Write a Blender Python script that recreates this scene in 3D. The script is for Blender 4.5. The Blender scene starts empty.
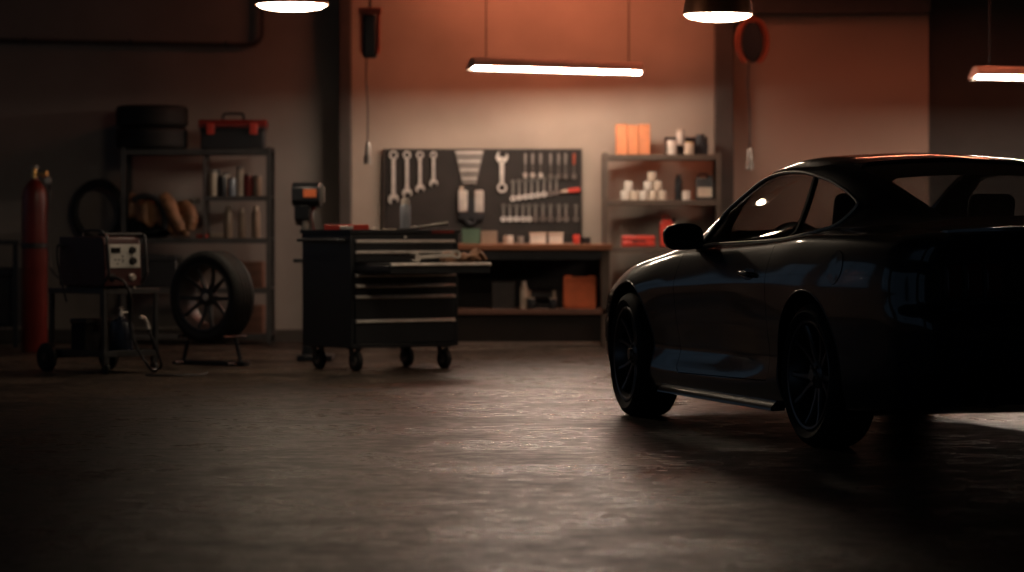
import bpy, bmesh, math, random
import numpy as np
from mathutils import Vector, Matrix, Euler
random.seed(7)
PI = math.pi
SC = bpy.context.scene
COL = SC.collection

# ------------------------------------------------------------------ camera
FPX, HOR, CAMZ = 3167.0, 229.0, 1.07
cam = bpy.data.cameras.new('camera')
camo = bpy.data.objects.new('camera', cam)
COL.objects.link(camo)
camo.location = (0, 0, CAMZ)
camo.rotation_euler = (PI/2, 0, 0)
cam.sensor_width = 36
cam.lens = 36*FPX/1024
cam.shift_y = -(286-HOR)/1024
cam.clip_end = 200
cam.dof.use_dof = True
cam.dof.focus_distance = 16.6
cam.dof.aperture_fstop = 2.15
SC.camera = camo
SC.view_settings.view_transform = 'Standard'
SC.view_settings.look = 'None'
SC.view_settings.gamma = 1
SC.view_settings.use_curve_mapping = False
SC.view_settings.exposure = 0.0
SC.cycles.use_denoising = True
SC.cycles.max_bounces = 8
SC.cycles.sample_clamp_indirect = 4
SC.cycles.caustics_reflective = False
SC.cycles.caustics_refractive = False

def PX(px, Y): return (px-512)/FPX*Y
def PZ(py, Y): return CAMZ-(py-HOR)/FPX*Y

# ------------------------------------------------------------------ materials
def mat(name, col, rough=0.5, metal=0.0, var=0.15, scale=6.0, coat=0.0, bump=0.0, bscale=60.0, spec=0.5, rvar=0.1, col2=None, stretch=None, coat_rough=0.05):
    m = bpy.data.materials.new(name)
    m.use_nodes = True
    nt = m.node_tree
    b = nt.nodes['Principled BSDF']
    tc = nt.nodes.new('ShaderNodeTexCoord')
    mp = nt.nodes.new('ShaderNodeMapping')
    if stretch: mp.inputs['Scale'].default_value = stretch
    nt.links.new(tc.outputs['Object'], mp.inputs['Vector'])
    n = nt.nodes.new('ShaderNodeTexNoise')
    n.inputs['Scale'].default_value = scale
    n.inputs['Detail'].default_value = 5
    nt.links.new(mp.outputs['Vector'], n.inputs['Vector'])
    r = nt.nodes.new('ShaderNodeValToRGB')
    c0 = [max(0, c*(1-var)) for c in col]
    c1 = list(col2) if col2 else [min(1, c*(1+var)) for c in col]
    r.color_ramp.elements[0].position = 0.32
    r.color_ramp.elements[1].position = 0.68
    r.color_ramp.elements[0].color = (*c0, 1)
    r.color_ramp.elements[1].color = (*c1, 1)
    nt.links.new(n.outputs['Fac'], r.inputs['Fac'])
    nt.links.new(r.outputs['Color'], b.inputs['Base Color'])
    mr = nt.nodes.new('ShaderNodeMapRange')
    mr.inputs['To Min'].default_value = max(0.02, rough-rvar)
    mr.inputs['To Max'].default_value = min(1, rough+rvar)
    nt.links.new(n.outputs['Fac'], mr.inputs['Value'])
    nt.links.new(mr.outputs['Result'], b.inputs['Roughness'])
    b.inputs['Metallic'].default_value = metal
    b.inputs['Coat Weight'].default_value = coat
    b.inputs['Coat Roughness'].default_value = coat_rough
    b.inputs['Specular IOR Level'].default_value = spec
    if bump > 0:
        n2 = nt.nodes.new('ShaderNodeTexNoise')
        n2.inputs['Scale'].default_value = bscale
        n2.inputs['Detail'].default_value = 6
        nt.links.new(mp.outputs['Vector'], n2.inputs['Vector'])
        bp = nt.nodes.new('ShaderNodeBump')
        bp.inputs['Strength'].default_value = bump
        bp.inputs['Distance'].default_value = 0.01
        nt.links.new(n2.outputs['Fac'], bp.inputs['Height'])
        nt.links.new(bp.outputs['Normal'], b.inputs['Normal'])
    return m

def emat(name, col, strength):
    m = bpy.data.materials.new(name)
    m.use_nodes = True
    nt = m.node_tree
    b = nt.nodes['Principled BSDF']
    b.inputs['Base Color'].default_value = (0.8, 0.8, 0.8, 1)
    b.inputs['Emission Color'].default_value = (*col, 1)
    b.inputs['Emission Strength'].default_value = strength
    return m

def glassmat(name, tint):
    m = bpy.data.materials.new(name)
    m.use_nodes = True
    nt = m.node_tree
    nt.nodes.remove(nt.nodes['Principled BSDF'])
    out = nt.nodes['Material Output']
    tr = nt.nodes.new('ShaderNodeBsdfTransparent')
    tr.inputs['Color'].default_value = (*tint, 1)
    gl = nt.nodes.new('ShaderNodeBsdfGlossy')
    gl.inputs['Roughness'].default_value = 0.03
    lw = nt.nodes.new('ShaderNodeLayerWeight')
    lw.inputs['Blend'].default_value = .5
    pw = nt.nodes.new('ShaderNodeMath'); pw.operation = 'POWER'; pw.inputs[1].default_value = 5
    nt.links.new(lw.outputs['Facing'], pw.inputs[0])
    fr = nt.nodes.new('ShaderNodeMath'); fr.operation = 'MULTIPLY_ADD'; fr.inputs[1].default_value = .95; fr.inputs[2].default_value = .05
    nt.links.new(pw.outputs[0], fr.inputs[0])
    mx = nt.nodes.new('ShaderNodeMixShader')
    nt.links.new(fr.outputs[0], mx.inputs['Fac'])
    nt.links.new(tr.outputs['BSDF'], mx.inputs[1])
    nt.links.new(gl.outputs['BSDF'], mx.inputs[2])
    nt.links.new(mx.outputs['Shader'], out.inputs['Surface'])
    return m

M = {}
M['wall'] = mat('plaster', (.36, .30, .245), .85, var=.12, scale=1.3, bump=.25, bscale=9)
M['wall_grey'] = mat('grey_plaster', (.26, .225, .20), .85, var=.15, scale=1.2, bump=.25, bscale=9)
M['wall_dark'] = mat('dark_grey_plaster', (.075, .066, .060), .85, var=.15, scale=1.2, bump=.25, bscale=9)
M['wall_bay'] = mat('warm_plaster', (.29, .20, .155), .8, var=.08, scale=.9, bump=.15, bscale=7)
M['column'] = mat('dark_paint', (.055, .045, .038), .6)
M['ceiling'] = mat('ceiling_paint', (.05, .045, .042), .9)
M['black'] = mat('black_plastic', (.012, .012, .014), .45)
M['blackmetal'] = mat('black_powder_coat', (.012, .014, .017), .38, metal=.0, spec=.5)
M['darkmetal'] = mat('dark_steel', (.06, .06, .062), .45, metal=.6)
M['rack'] = mat('rack_steel', (.07, .068, .066), .5, metal=.3)
M['rack_brown'] = mat('rack_bronze_steel', (.10, .075, .058), .5, metal=.3)
M['alu'] = mat('brushed_aluminium', (.85, .80, .74), .5, metal=.5, scale=20)
M['steel'] = mat('bright_steel', (.66, .60, .54), .36, metal=.45, scale=12)
M['steel_dull'] = mat('dull_steel', (.26, .235, .21), .45, metal=.7, scale=12)
M['ring_glint'] = mat('glint_white_steel', (.92, .88, .82), .35, metal=.15)  # near-white colour stands in for the chrome sparkle of the rings
M['chrome'] = mat('chrome', (.75, .74, .72), .12, metal=1.0, rvar=.04)
M['rubber'] = mat('rubber', (.012, .012, .012), .7, bump=.15, bscale=40, spec=.35)
M['cylinder_red'] = mat('cylinder_red_paint', (.13, .012, .008), .4)
M['red'] = mat('red_paint', (.19, .018, .012), .45)
M['redbright'] = mat('bright_red_plastic', (.55, .05, .03), .4)
M['darkred'] = mat('dark_red_paint', (.05, .008, .008), .45)
M['orange'] = mat('orange_plastic', (.72, .17, .06), .5)
M['orange_card'] = mat('orange_card', (.56, .20, .085), .65, scale=9)
M['orange_paint'] = mat('orange_red_paint', (.35, .065, .025), .45)
M['wood'] = mat('bench_wood', (.26, .10, .045), .5, var=.3, scale=5, stretch=(1, 14, 14), bump=.1, bscale=30)
M['wood_dark'] = mat('shelf_wood', (.15, .07, .045), .6, var=.3, scale=5, stretch=(1, 14, 14))
M['peg'] = mat('pegboard_paint', (.030, .025, .022), .7, spec=.25)
M['white'] = mat('white_plastic', (.60, .53, .46), .45)
M['cream'] = mat('cream_label', (.55, .44, .34), .55)
M['beige'] = mat('beige_can', (.30, .225, .165), .45, metal=.2)
M['panel'] = mat('panel_grey', (.62, .60, .55), .45)
M['green'] = mat('green_card', (.07, .13, .085), .6)
M['greycan'] = mat('grey_blue_can', (.36, .38, .42), .4, metal=.3)
M['brass'] = mat('brass', (.72, .45, .17), .3, metal=1.0)
M['leather'] = mat('brown_leather', (.23, .115, .055), .6, var=.35, scale=9, bump=.35, bscale=30)
M['canvas'] = mat('black_canvas', (.014, .014, .016), .85, bump=.3, bscale=90)
M['skinleather'] = mat('tan_leather', (.36, .19, .11), .6, var=.3, scale=14, bump=.3, bscale=40)
M['paint'] = mat('navy_car_paint', (.004, .008, .018),  .34, metal=.0, spec=.12, var=.05, coat=1.0, coat_rough=.07, rvar=.03)
M['trim_black'] = mat('gloss_black_trim', (.006, .006, .007), .22)
M['interior'] = mat('dark_cabin_trim', (.008, .008, .009), .7)
M['rim'] = mat('gloss_black_alloy', (.14, .14, .15), .34, metal=.8)
M['disc'] = mat('brake_steel', (.10, .095, .09), .4, metal=1.0)
M['taillens'] = mat('dark_red_lens', (.045, .003, .003), .12)
M['copper'] = mat('copper_shade', (.30, .11, .05), .42, metal=.55, scale=3)
M['lamp_body'] = mat('glow_tinted_enamel', (.60, .40, .32), .5)  # pale pink puts the orange glow from above into the colour
M['lamp_inner'] = mat('darkened_reflector', (.10, .07, .055), .6)  # inner side coloured dark so the skirt looks less lit
M['hose'] = mat('black_hose', (.012, .012, .013), .5)
M['screen'] = mat('dark_display', (.01, .012, .012), .15)
M['glass'] = glassmat('tinted_car_glass', (.80, .80, .80))
M['window_glass'] = glassmat('window_glass', (.85, .88, .9))
M['diffuser'] = emat('lamp_diffuser', (1.0, .78, .56), 32)
M['tube'] = emat('lamp_tube', (1.0, .83, .67), 225)
M['lightbar_tube'] = emat('orange_tube', (1.0, .27, .14), 95)

def floor_mat():
    m = bpy.data.materials.new('polished_concrete')
    m.use_nodes = True
    nt = m.node_tree
    b = nt.nodes['Principled BSDF']
    tc = nt.nodes.new('ShaderNodeTexCoord')
    def noise(scale, detail, rough=.6, dist=0.0):
        n = nt.nodes.new('ShaderNodeTexNoise')
        n.inputs['Scale'].default_value = scale
        n.inputs['Detail'].default_value = detail
        n.inputs['Roughness'].default_value = rough
        n.inputs['Distortion'].default_value = dist
        nt.links.new(tc.outputs['Object'], n.inputs['Vector'])
        return n
    n1 = noise(1.1, 8, .65, .6)
    n2 = noise(7.5, 10, .72)
    n3 = noise(38, 4)
    r = nt.nodes.new('ShaderNodeValToRGB')
    r.color_ramp.elements[0].position = .43
    r.color_ramp.elements[1].position = .58
    r.color_ramp.elements[0].color = (.012, .010, .009, 1)
    r.color_ramp.elements[1].color = (.090, .068, .052, 1)
    mx = nt.nodes.new('ShaderNodeMath'); mx.operation = 'MULTIPLY_ADD'
    mx.inputs[1].default_value = .5
    nt.links.new(n2.outputs['Fac'], mx.inputs[0])
    h = nt.nodes.new('ShaderNodeMath'); h.operation = 'MULTIPLY'; h.inputs[1].default_value = .5
    nt.links.new(n1.outputs['Fac'], h.inputs[0])
    nt.links.new(h.outputs[0], mx.inputs[2])
    nt.links.new(mx.outputs[0], r.inputs['Fac'])
    nt.links.new(r.outputs['Color'], b.inputs['Base Color'])
    mr = nt.nodes.new('ShaderNodeMapRange')
    mr.inputs['From Min'].default_value = .42; mr.inputs['From Max'].default_value = .58
    mr.inputs['To Min'].default_value = .44; mr.inputs['To Max'].default_value = .22
    nt.links.new(mx.outputs[0], mr.inputs['Value'])
    nt.links.new(mr.outputs['Result'], b.inputs['Roughness'])
    b.inputs['Specular IOR Level'].default_value = .07
    # worn trowel marks and pits
    a = nt.nodes.new('ShaderNodeMath'); a.operation = 'MULTIPLY_ADD'; a.inputs[1].default_value = .25
    nt.links.new(n3.outputs['Fac'], a.inputs[0]); nt.links.new(mx.outputs[0], a.inputs[2])
    bp = nt.nodes.new('ShaderNodeBump')
    bp.inputs['Strength'].default_value = .55
    bp.inputs['Distance'].default_value = .03
    nt.links.new(a.outputs[0], bp.inputs['Height'])
    nt.links.new(bp.outputs['Normal'], b.inputs['Normal'])
    return m
M['floor'] = floor_mat()

# ------------------------------------------------------------------ mesh helper
class MB:
    def __init__(self): self.v = []; self.f = []
    def add(self, vs, fs, X=None):
        o = len(self.v)
        for p in vs:
            p = Vector(p)
            if X is not None: p = X @ p
            self.v.append(tuple(p))
        for q in fs: self.f.append(tuple(i+o for i in q))
        return self
    def box(self, lo, hi, X=None):
        (a, b, c), (d, e, g) = lo, hi
        vs = [(a,b,c),(d,b,c),(d,e,c),(a,e,c),(a,b,g),(d,b,g),(d,e,g),(a,e,g)]
        fs = [(0,3,2,1),(4,5,6,7),(0,1,5,4),(1,2,6,5),(2,3,7,6),(3,0,4,7)]
        return self.add(vs, fs, X)
    def cbox(self, c, s, X=None):
        return self.box([c[i]-s[i]/2 for i in range(3)], [c[i]+s[i]/2 for i in range(3)], X)
    def cyl(self, p0, p1, r0, r1=None, n=20, X=None):
        r1 = r0 if r1 is None else r1
        p0, p1 = Vector(p0), Vector(p1)
        d = (p1-p0).normalized()
        a = d.orthogonal().normalized(); b = d.cross(a)
        vs = []
        for p, r in ((p0, r0), (p1, r1)):
            for k in range(n):
                t = 2*PI*k/n
                vs.append(p+a*(r*math.cos(t))+b*(r*math.sin(t)))
        fs = [(k, (k+1) % n, n+(k+1) % n, n+k) for k in range(n)]
        fs.append(tuple(range(n-1, -1, -1))); fs.append(tuple(range(n, 2*n)))
        return self.add(vs, fs, X)
    def lathe(self, prof, n=32, X=None, closed=False):
        # prof: (radius, height) about local z
        m = len(prof); vs = []; fs = []
        for r, z in prof:
            for k in range(n):
                t = 2*PI*k/n
                vs.append((r*math.cos(t), r*math.sin(t), z))
        for i in range(m if closed else m-1):
            j = (i+1) % m
            for k in range(n):
                q = (k+1) % n
                fs.append((i*n+k, i*n+q, j*n+q, j*n+k))
        if not closed:
            if prof[0][0] > 1e-5: fs.append(tuple(range(n-1, -1, -1)))
            if prof[-1][0] > 1e-5: fs.append(tuple((m-1)*n+k for k in range(n)))
        return self.add(vs, fs, X)
    def tube(self, pts, r, n=10, closed=False, X=None):
        pts = [Vector(p) for p in pts]
        m = len(pts)
        rr = r if isinstance(r, (list, tuple)) else [r]*m
        tan = []
        for i in range(m):
            if closed: t = pts[(i+1) % m]-pts[i-1]
            else: t = pts[min(i+1, m-1)]-pts[max(i-1, 0)]
            tan.append(t.normalized())
        a = tan[0].orthogonal().normalized()
        vs = []; fs = []
        for i in range(m):
            a = (a-tan[i]*a.dot(tan[i])).normalized()
            b = tan[i].cross(a)
            for k in range(n):
                t = 2*PI*k/n
                vs.append(pts[i]+(a*math.cos(t)+b*math.sin(t))*rr[i])
        for i in range(m if closed else m-1):
            j = (i+1) % m
            for k in range(n):
                q = (k+1) % n
                fs.append((i*n+k, i*n+q, j*n+q, j*n+k))
        if not closed:
            fs.append(tuple(range(n-1, -1, -1))); fs.append(tuple((m-1)*n+k for k in range(n)))
        return self.add(vs, fs, X)
    def prism(self, poly, a, b, axis='z', X=None):
        n = len(poly)
        def mk(p, q, h):
            return {'z': (p, q, h), 'y': (p, h, q), 'x': (h, p, q)}[axis]
        vs = [mk(p, q, a) for p, q in poly]+[mk(p, q, b) for p, q in poly]
        fs = [(k, (k+1) % n, n+(k+1) % n, n+k) for k in range(n)]
        fs.append(tuple(range(n-1, -1, -1))); fs.append(tuple(range(n, 2*n)))
        return self.add(vs, fs, X)
    def mesh(self, name):
        me = bpy.data.meshes.new(name)
        me.from_pydata(self.v, [], self.f)
        bm = bmesh.new(); bm.from_mesh(me)
        bmesh.ops.remove_doubles(bm, verts=bm.verts, dist=1e-6)
        bmesh.ops.recalc_face_normals(bm, faces=bm.faces)
        bm.to_mesh(me); bm.free()
        return me
    def build(self, name, m, parent=None, bevel=0.0, angle=35, seg=2):
        me = self.mesh(name)
        return link(name, me, m, parent, bevel, angle, seg)

def link(name, me, m, parent=None, bevel=0.0, angle=35, seg=2):
    if m is not None: me.materials.append(M[m] if isinstance(m, str) else m)
    me.polygons.foreach_set('use_smooth', [True]*len(me.polygons))
    me.set_sharp_from_angle(angle=math.radians(angle))
    o = bpy.data.objects.new(name, me)
    COL.objects.link(o)
    if parent is not None: o.parent = parent
    if bevel > 0:
        b = o.modifiers.new('bevel', 'BEVEL')
        b.width = bevel; b.segments = seg; b.limit_method = 'ANGLE'; b.angle_limit = math.radians(40)
    return o

def tag(o, label, cat, group=None):
    o['label'] = label; o['category'] = cat
    if group: o['group'] = group
    return o
def thing(name, label, cat, loc=(0, 0, 0), rz=0.0, group=None):
    o = bpy.data.objects.new(name, None)
    COL.objects.link(o)
    o.empty_display_size = .1
    o.location = loc; o.rotation_euler = (0, 0, rz)
    return tag(o, label, cat, group)
def struct(o):
    o['kind'] = 'structure'; return o
def dup(root, loc, rz=None, label=None, group=None):
    r = root.copy(); COL.objects.link(r)
    r.location = loc
    if rz is not None: r.rotation_euler = (0, 0, rz)
    if label: r['label'] = label
    if group: r['group'] = group
    for ch in list(root.children):
        c = ch.copy(); COL.objects.link(c); c.parent = r
        for g in list(ch.children):
            d = g.copy(); COL.objects.link(d); d.parent = c
    return r
def spline(pts, n=8):
    pts = [Vector(p) for p in pts]; out = []
    for i in range(len(pts)-1):
        p0 = pts[max(i-1, 0)]; p1 = pts[i]; p2 = pts[i+1]; p3 = pts[min(i+2, len(pts)-1)]
        for k in range(n):
            t = k/n
            out.append(.5*((2*p1)+(p2-p0)*t+(2*p0-5*p1+4*p2-p3)*t*t+(3*p1-p0-3*p2+p3)*t**3))
    out.append(pts[-1]); return out

# ------------------------------------------------------------------ room
WY = 30.0
CEIL = 4.6
struct(MB().box((-6.8, -4, -.2), (10, WY+.55, 0)).build('floor', 'floor'))
struct(MB().box((-6.8, -4, CEIL), (10, WY+.55, CEIL+.2)).build('ceiling', 'ceiling'))
xl, xm0, xm1, xb1 = PX(340, WY), PX(352, WY), PX(714, WY), PX(928, WY)
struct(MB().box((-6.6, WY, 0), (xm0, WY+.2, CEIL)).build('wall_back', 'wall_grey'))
struct(MB().box((xm0, WY, 0), (xm1+.1, WY+.2, CEIL)).build('wall_back.001', 'wall'))
struct(MB().box((xm1+.1, WY-.05, 0), (xb1, WY+.2, PZ(15, WY))).build('wall_back.002', 'wall_bay'))
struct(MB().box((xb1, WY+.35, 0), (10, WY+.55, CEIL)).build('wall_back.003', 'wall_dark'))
# left wall with unseen windows added for blue light and car reflections
LW = -6.6
wl_ = MB()
wl_.box((LW-.2, -4, 0), (LW, WY+.2, .9)); wl_.box((LW-.2, -4, 3.3), (LW, WY+.2, CEIL))
ys = [(9.5, 12.5), (13.5, 16.5), (17.5, 20.5), (21.5, 24.5), (25.5, 28.5)]
prev = -4
for y0_, y1_ in ys+[(WY+.2, None)]:
    wl_.box((LW-.2, prev, .9), (LW, y0_, 3.3)); prev = y1_
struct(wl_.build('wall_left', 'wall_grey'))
for i, (y0_, y1_) in enumerate(ys):
    f = MB()
    for lo, hi in (((LW-.12, y0_, .9), (LW-.06, y1_, .96)), ((LW-.12, y0_, 3.24), (LW-.06, y1_, 3.3)), ((LW-.12, y0_, .96), (LW-.06, y0_+.06, 3.24)), ((LW-.12, y1_-.06, .96), (LW-.06, y1_, 3.24)),
                   ((LW-.11, y0_+.06, 2.08), (LW-.07, y1_-.06, 2.12)), ((LW-.11, (y0_+y1_)/2-.02, .96), (LW-.07, (y0_+y1_)/2+.02, 3.24))): f.box(lo, hi)
    wn = struct(f.build('window_%d' % (i+1), 'column'))
    MB().box((LW-.093, y0_+.06, .96), (LW-.087, y1_-.06, 3.24)).build('pane', 'window_glass', wn)
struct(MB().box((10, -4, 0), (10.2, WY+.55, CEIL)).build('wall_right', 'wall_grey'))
struct(MB().box((xl, WY-.22, 0), (xm0, WY, CEIL)).build('trim_1', 'column', bevel=.01))
struct(MB().box((xm1, WY-.25, 0), (PX(732, WY), WY+.0, CEIL)).build('trim_2', 'column', bevel=.01))
struct(MB().box((PX(732, WY), WY-.2, PZ(15, WY)), (xb1+.0, WY+.2, CEIL)).build('trim_3', 'column', bevel=.01))
struct(MB().box((-6.6, WY-.02, 0), (xl, WY, .12)).build('baseboard_back', 'column', bevel=.004))

# conduit on the left part of the wall
cy = WY-.05
c = thing('conduit_pipe', 'thin dark conduit pipe running along the upper wall above the left rack', 'pipe', (PX(258, cy), cy, PZ(45, cy)))
zb = c.location.z
pts = [(PX(-30, cy)-c.location.x, 0, .043), (0-.08, 0, 0)]
bend = [(-.08+.12*math.sin(a), 0, .12-.12*math.cos(a)) for a in np.linspace(0, PI/2, 8)]
pts = [pts[0]]+bend+[(.04, 0, CEIL-zb)]
MB().tube(pts, .022, 10).build('pipe', 'column', c)
for x in (-2.2, -1.2, -.3): MB().box((x-.015, -.028, (.06*abs(x)/3.7)-.03), (x+.015, .045, (.06*abs(x)/3.7)+.03)).build('pipe_clip', 'darkmetal', c, bevel=.003)

# ------------------------------------------------------------------ lamps
def pendant(px, py, Y, r, label):
    x, z = PX(px, Y), PZ(py, Y)
    t = thing('pendant_lamp', label, 'lamp', (x, Y, z), 0, 'domed pendant lamps')
    prof = [(r, 0), (r*1.015, .012), (r*1.0, .03), (r*.97, .08), (r*.88, .16), (r*.70, .235), (r*.42, .285), (r*.2, .31), (r*.2, .37), (r*.0, .37),
            (0, .362), (r*.17, .36), (r*.17, .305), (r*.40, .275), (r*.68, .226), (r*.86, .152), (r*.95, .075), (r*.975, .02)]
    MB().lathe(prof, 48, closed=True).build('lamp_shade', 'copper', t, angle=40)
    d = [(r*.972, .012), (r*.94, .0), (r*.8, -.018), (r*.5, -.032), (0, -.036), (0, .02), (r*.9, .03)]
    MB().lathe([(r*.965, .022), (r*.965, .008), (r*.93, -.008), (r*.8, -.026), (r*.5, -.04), (r*.02, -.045)], 48).build('diffuser', 'diffuser', t, angle=60)
    MB().cyl((0, 0, .37), (0, 0, CEIL-z), .008, n=8).build('cord', 'black', t)
    MB().lathe([(.06, CEIL-z), (.06, CEIL-z-.02), (.02, CEIL-z-.05), (0, CEIL-z-.05)], 20).build('ceiling_rose', 'black', t)
    return t
pendant(292, 5, 24.4, .278, 'domed pendant lamp cut by the top edge above the drill press')
pendant(718, 15, 22.2, .243, 'copper domed pendant lamp hanging in front of the column beside the right rack')
# two unseen lamps added to light the right wall, chest and car glass
pendant(1145, 15, 22.2, .243, 'domed pendant lamp added past the right edge, out of view')
pendant(357, -49, 21.4, .243, 'domed pendant lamp added above the top edge in front of the tool chest')

def tubelamp(p0, p1, label):
    p0, p1 = Vector(p0), Vector(p1)
    d = p1-p0; L = d.length
    t = thing('strip_lamp', label, 'lamp', tuple(p0), 0, 'suspended strip lamps')
    t.rotation_euler = (0, -math.asin(d.z/L), math.atan2(d.y, d.x))
    # asymmetric housing: made-up low skirt on the wall side (+y) cuts the tube's light
    outer = [(-.05, -.004), (-.045, .045), (-.02, .075), (.06, .07), (.145, -.005), (.145, -.035)]
    inner = [(.139, -.035), (.139, -.008), (.056, .062), (-.018, .066), (-.038, .042), (-.043, -.004)]
    shell = outer+[(p-.003*(1 if p > 0 else -1), q-.003*(q > .04)) for p, q in outer[::-1]]
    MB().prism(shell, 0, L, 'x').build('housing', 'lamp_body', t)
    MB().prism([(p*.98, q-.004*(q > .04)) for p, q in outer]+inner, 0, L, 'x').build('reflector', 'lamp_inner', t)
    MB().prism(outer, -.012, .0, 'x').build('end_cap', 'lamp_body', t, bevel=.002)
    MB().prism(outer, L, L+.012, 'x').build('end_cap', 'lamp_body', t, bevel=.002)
    MB().cyl((.0, 0, -.012), (L, 0, -.012), .018, n=16).build('tube', 'tube', t)
    for s in (.07*L, .93*L):
        m = MB(); m.cyl((s, 0, .058), (s, 0, CEIL-p0.z), .006, n=8); m.cbox((s, 0, .066), (.05, .03, .014))
        m.build('hanger', 'black', t)
    return t
tubelamp((PX(474, 28.0), 28.0, PZ(66, 28.0)), (PX(640, 28.75), 28.75, PZ(71, 28.75)), 'lit strip lamp hanging over the tool pegboard')
tubelamp((PX(977, 27.2), 27.2, PZ(75, 27.2)), (PX(977, 27.2)+1.65, 27.7, PZ(77, 27.5)), 'lit strip lamp at the right edge above the car roof')
# unseen orange lamps for the red wall glow; second added for roof reflection
def lightbar(x, L, label, y=28.9):
    t = thing('unseen_lightbar', label, 'lightbar', (x, y, 3.62), 0, 'unseen orange lightbars')
    MB().prism([(.16, .02), (.12, .10), (0, .14), (-.12, .10), (-.16, .02), (-.15, .02), (-.112, .092), (0, .128), (.112, .092), (.15, .02)], -L/2, L/2, 'x').build('reflector', 'darkmetal', t)
    MB().cyl((-L/2+.05, 0, .06), (L/2-.05, 0, .06), .02, n=14).build('element', 'lightbar_tube', t)
    for s in (-.35*L, .35*L): MB().cyl((s, 0, .13), (s, 0, CEIL-3.62), .01, n=8).build('hanger', 'darkmetal', t)
lightbar(PX(555, 28.9), 2.3, 'unseen orange lightbar for the wall glow above the strip lamp')
lightbar(PX(935, 27.0), 1.8, 'orange lightbar added out of view above the car roof', 26.98)

def reel(px, py0, py1, pyc, Y, label, curved):
    z0, z1, zc = PZ(py0, Y), PZ(py1, Y), PZ(pyc, Y)
    h = z0-z1
    t = thing('cable_reel', label, 'reel', (PX(px, Y), Y, z1), 0, 'hanging cable reels')
    w = .17
    if curved:
        m = MB(); m.lathe([(0, -.07), (h*.43, -.07), (h*.43, .07), (0, .07)], 36, Matrix.Translation((0, 0, h/2)) @ Matrix.Diagonal((.5, 1, 1, 1)) @ Matrix.Rotation(PI/2, 4, 'X')); m.build('drum', 'black', t, bevel=.01)
        m = MB()
        for sy in (-.085, .085):
            pts = [(h*.30*math.cos(a), sy, h/2+h*.47*math.sin(a)) for a in np.linspace(-.35*PI, 1.35*PI, 30)]
            m.tube(pts, .022, 10)
        m.box((-.03, -.1, h*.9), (.03, .1, h*1.02))
        m.build('guard', 'orange_paint', t)
    else:
        m = MB(); m.box((-.06, -.08, .0), (.06, .08, h*.8)); m.build('drum', 'black', t, bevel=.02)
        m = MB()
        for s in (-1, 1):
            m.prism([(s*.062, h*.05), (s*.09, h*.12), (s*.095, h*.85), (s*.075, h*.85), (s*.062, h*.8)], -.05, .05, 'y')
        m.box((-.105, -.06, h*.82), (.105, .06, h*.93))
        m.build('guard', 'orange_paint', t, bevel=.006)
    MB().cyl((0, 0, h*.9), (0, 0, CEIL-z1), .014, n=10).build('hanging_rod', 'black', t)
    MB().tube(spline([(-.03, 0, .02), (-.035, 0, -.2), (-.02, 0, (zc-z1)*.6), (-.02, 0, zc-z1)]), .007, 8).build('cord', 'black', t)
    p = MB().lathe([(0, zc-z1), (.018, zc-z1), (.026, zc-z1-.03), (.028, zc-z1-.12), (.038, zc-z1-.13), (.038, zc-z1-.2), (0, zc-z1-.2)], 16, Matrix.Translation((-.02, 0, 0)))
    p.build('plug', 'steel_dull', t)
reel(370, 4, 58, 142, 28.9, 'hanging cable reel with orange guard above the tool chest', False)
reel(752, 18, 66, 148, 28.9, 'round hanging cable reel with orange guard behind the car', True)

# ------------------------------------------------------------------ racks
def rack(name, label, px0, px1, ptop, Y, depth, zs, m, pw=.045, group=None):
    x0, x1, top = PX(px0, Y), PX(px1, Y), PZ(ptop, Y)
    w = x1-x0
    t = thing(name, label, 'shelving', (x0, Y, 0), 0, group)
    for x in (0, w-pw):
        for y in (0, depth-pw):
            # L-shaped perforated upright
            q = MB(); sx = 1 if x == 0 else -1; sy = 1 if y == 0 else -1
            cx = x if x == 0 else w; cyy = y if y == 0 else depth
            q.prism([(cx, cyy), (cx+sx*pw, cyy), (cx+sx*pw, cyy+sy*.006), (cx+sx*.006, cyy+sy*.006), (cx+sx*.006, cyy+sy*pw), (cx, cyy+sy*pw)], 0, top)
            q.box((cx-.004+(0 if sx > 0 else -pw+.004), min(cyy, cyy+sy*pw)-.0, 0), (cx+(pw if sx > 0 else .004), max(cyy, cyy+sy*pw), .012))
            q.build('upright', m, t)
    for z in zs:
        s = MB(); s.box((.007, .007, z-.012), (w-.007, depth-.007, z))
        s.box((.007, .007, z-.05), (w-.007, .022, z-.012)); s.box((.007, depth-.022, z-.05), (w-.007, depth-.007, z-.012))
        s.build('shelf', m, t, bevel=.002)
    return t
RY = 29.3
lz = [PZ(v, RY) for v in (149, 196, 238, 288, 334)]
# the left rack's second board only spans its right half
LX0, LX1 = PX(121, RY), PX(271, RY)
tl = rack('storage_rack', 'dark steel storage rack holding tyres and a toolbox on its top', 121, 271, 147, RY, .5, [lz[0], lz[2], lz[3], lz[4]], 'rack')
m = MB(); hw = PX(205, RY)-LX0
m.box((hw, .007, lz[1]-.012), (LX1-LX0-.007, .493, lz[1])); m.box((hw, .007, lz[1]-.045), (LX1-LX0-.007, .022, lz[1]-.012))
m.box((hw-.02, .007, lz[2]), (hw, .493, lz[0]-.012))
m.build('half_shelf', 'rack', tl, bevel=.002)
rz_ = [PZ(v, RY) for v in (154.5, 200, 247, 298, 336)]
rack('storage_rack', 'bronze steel storage rack with cans and orange boxes beside the column', 603, 721, 152.5, RY, .5, rz_, 'rack_brown')

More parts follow.
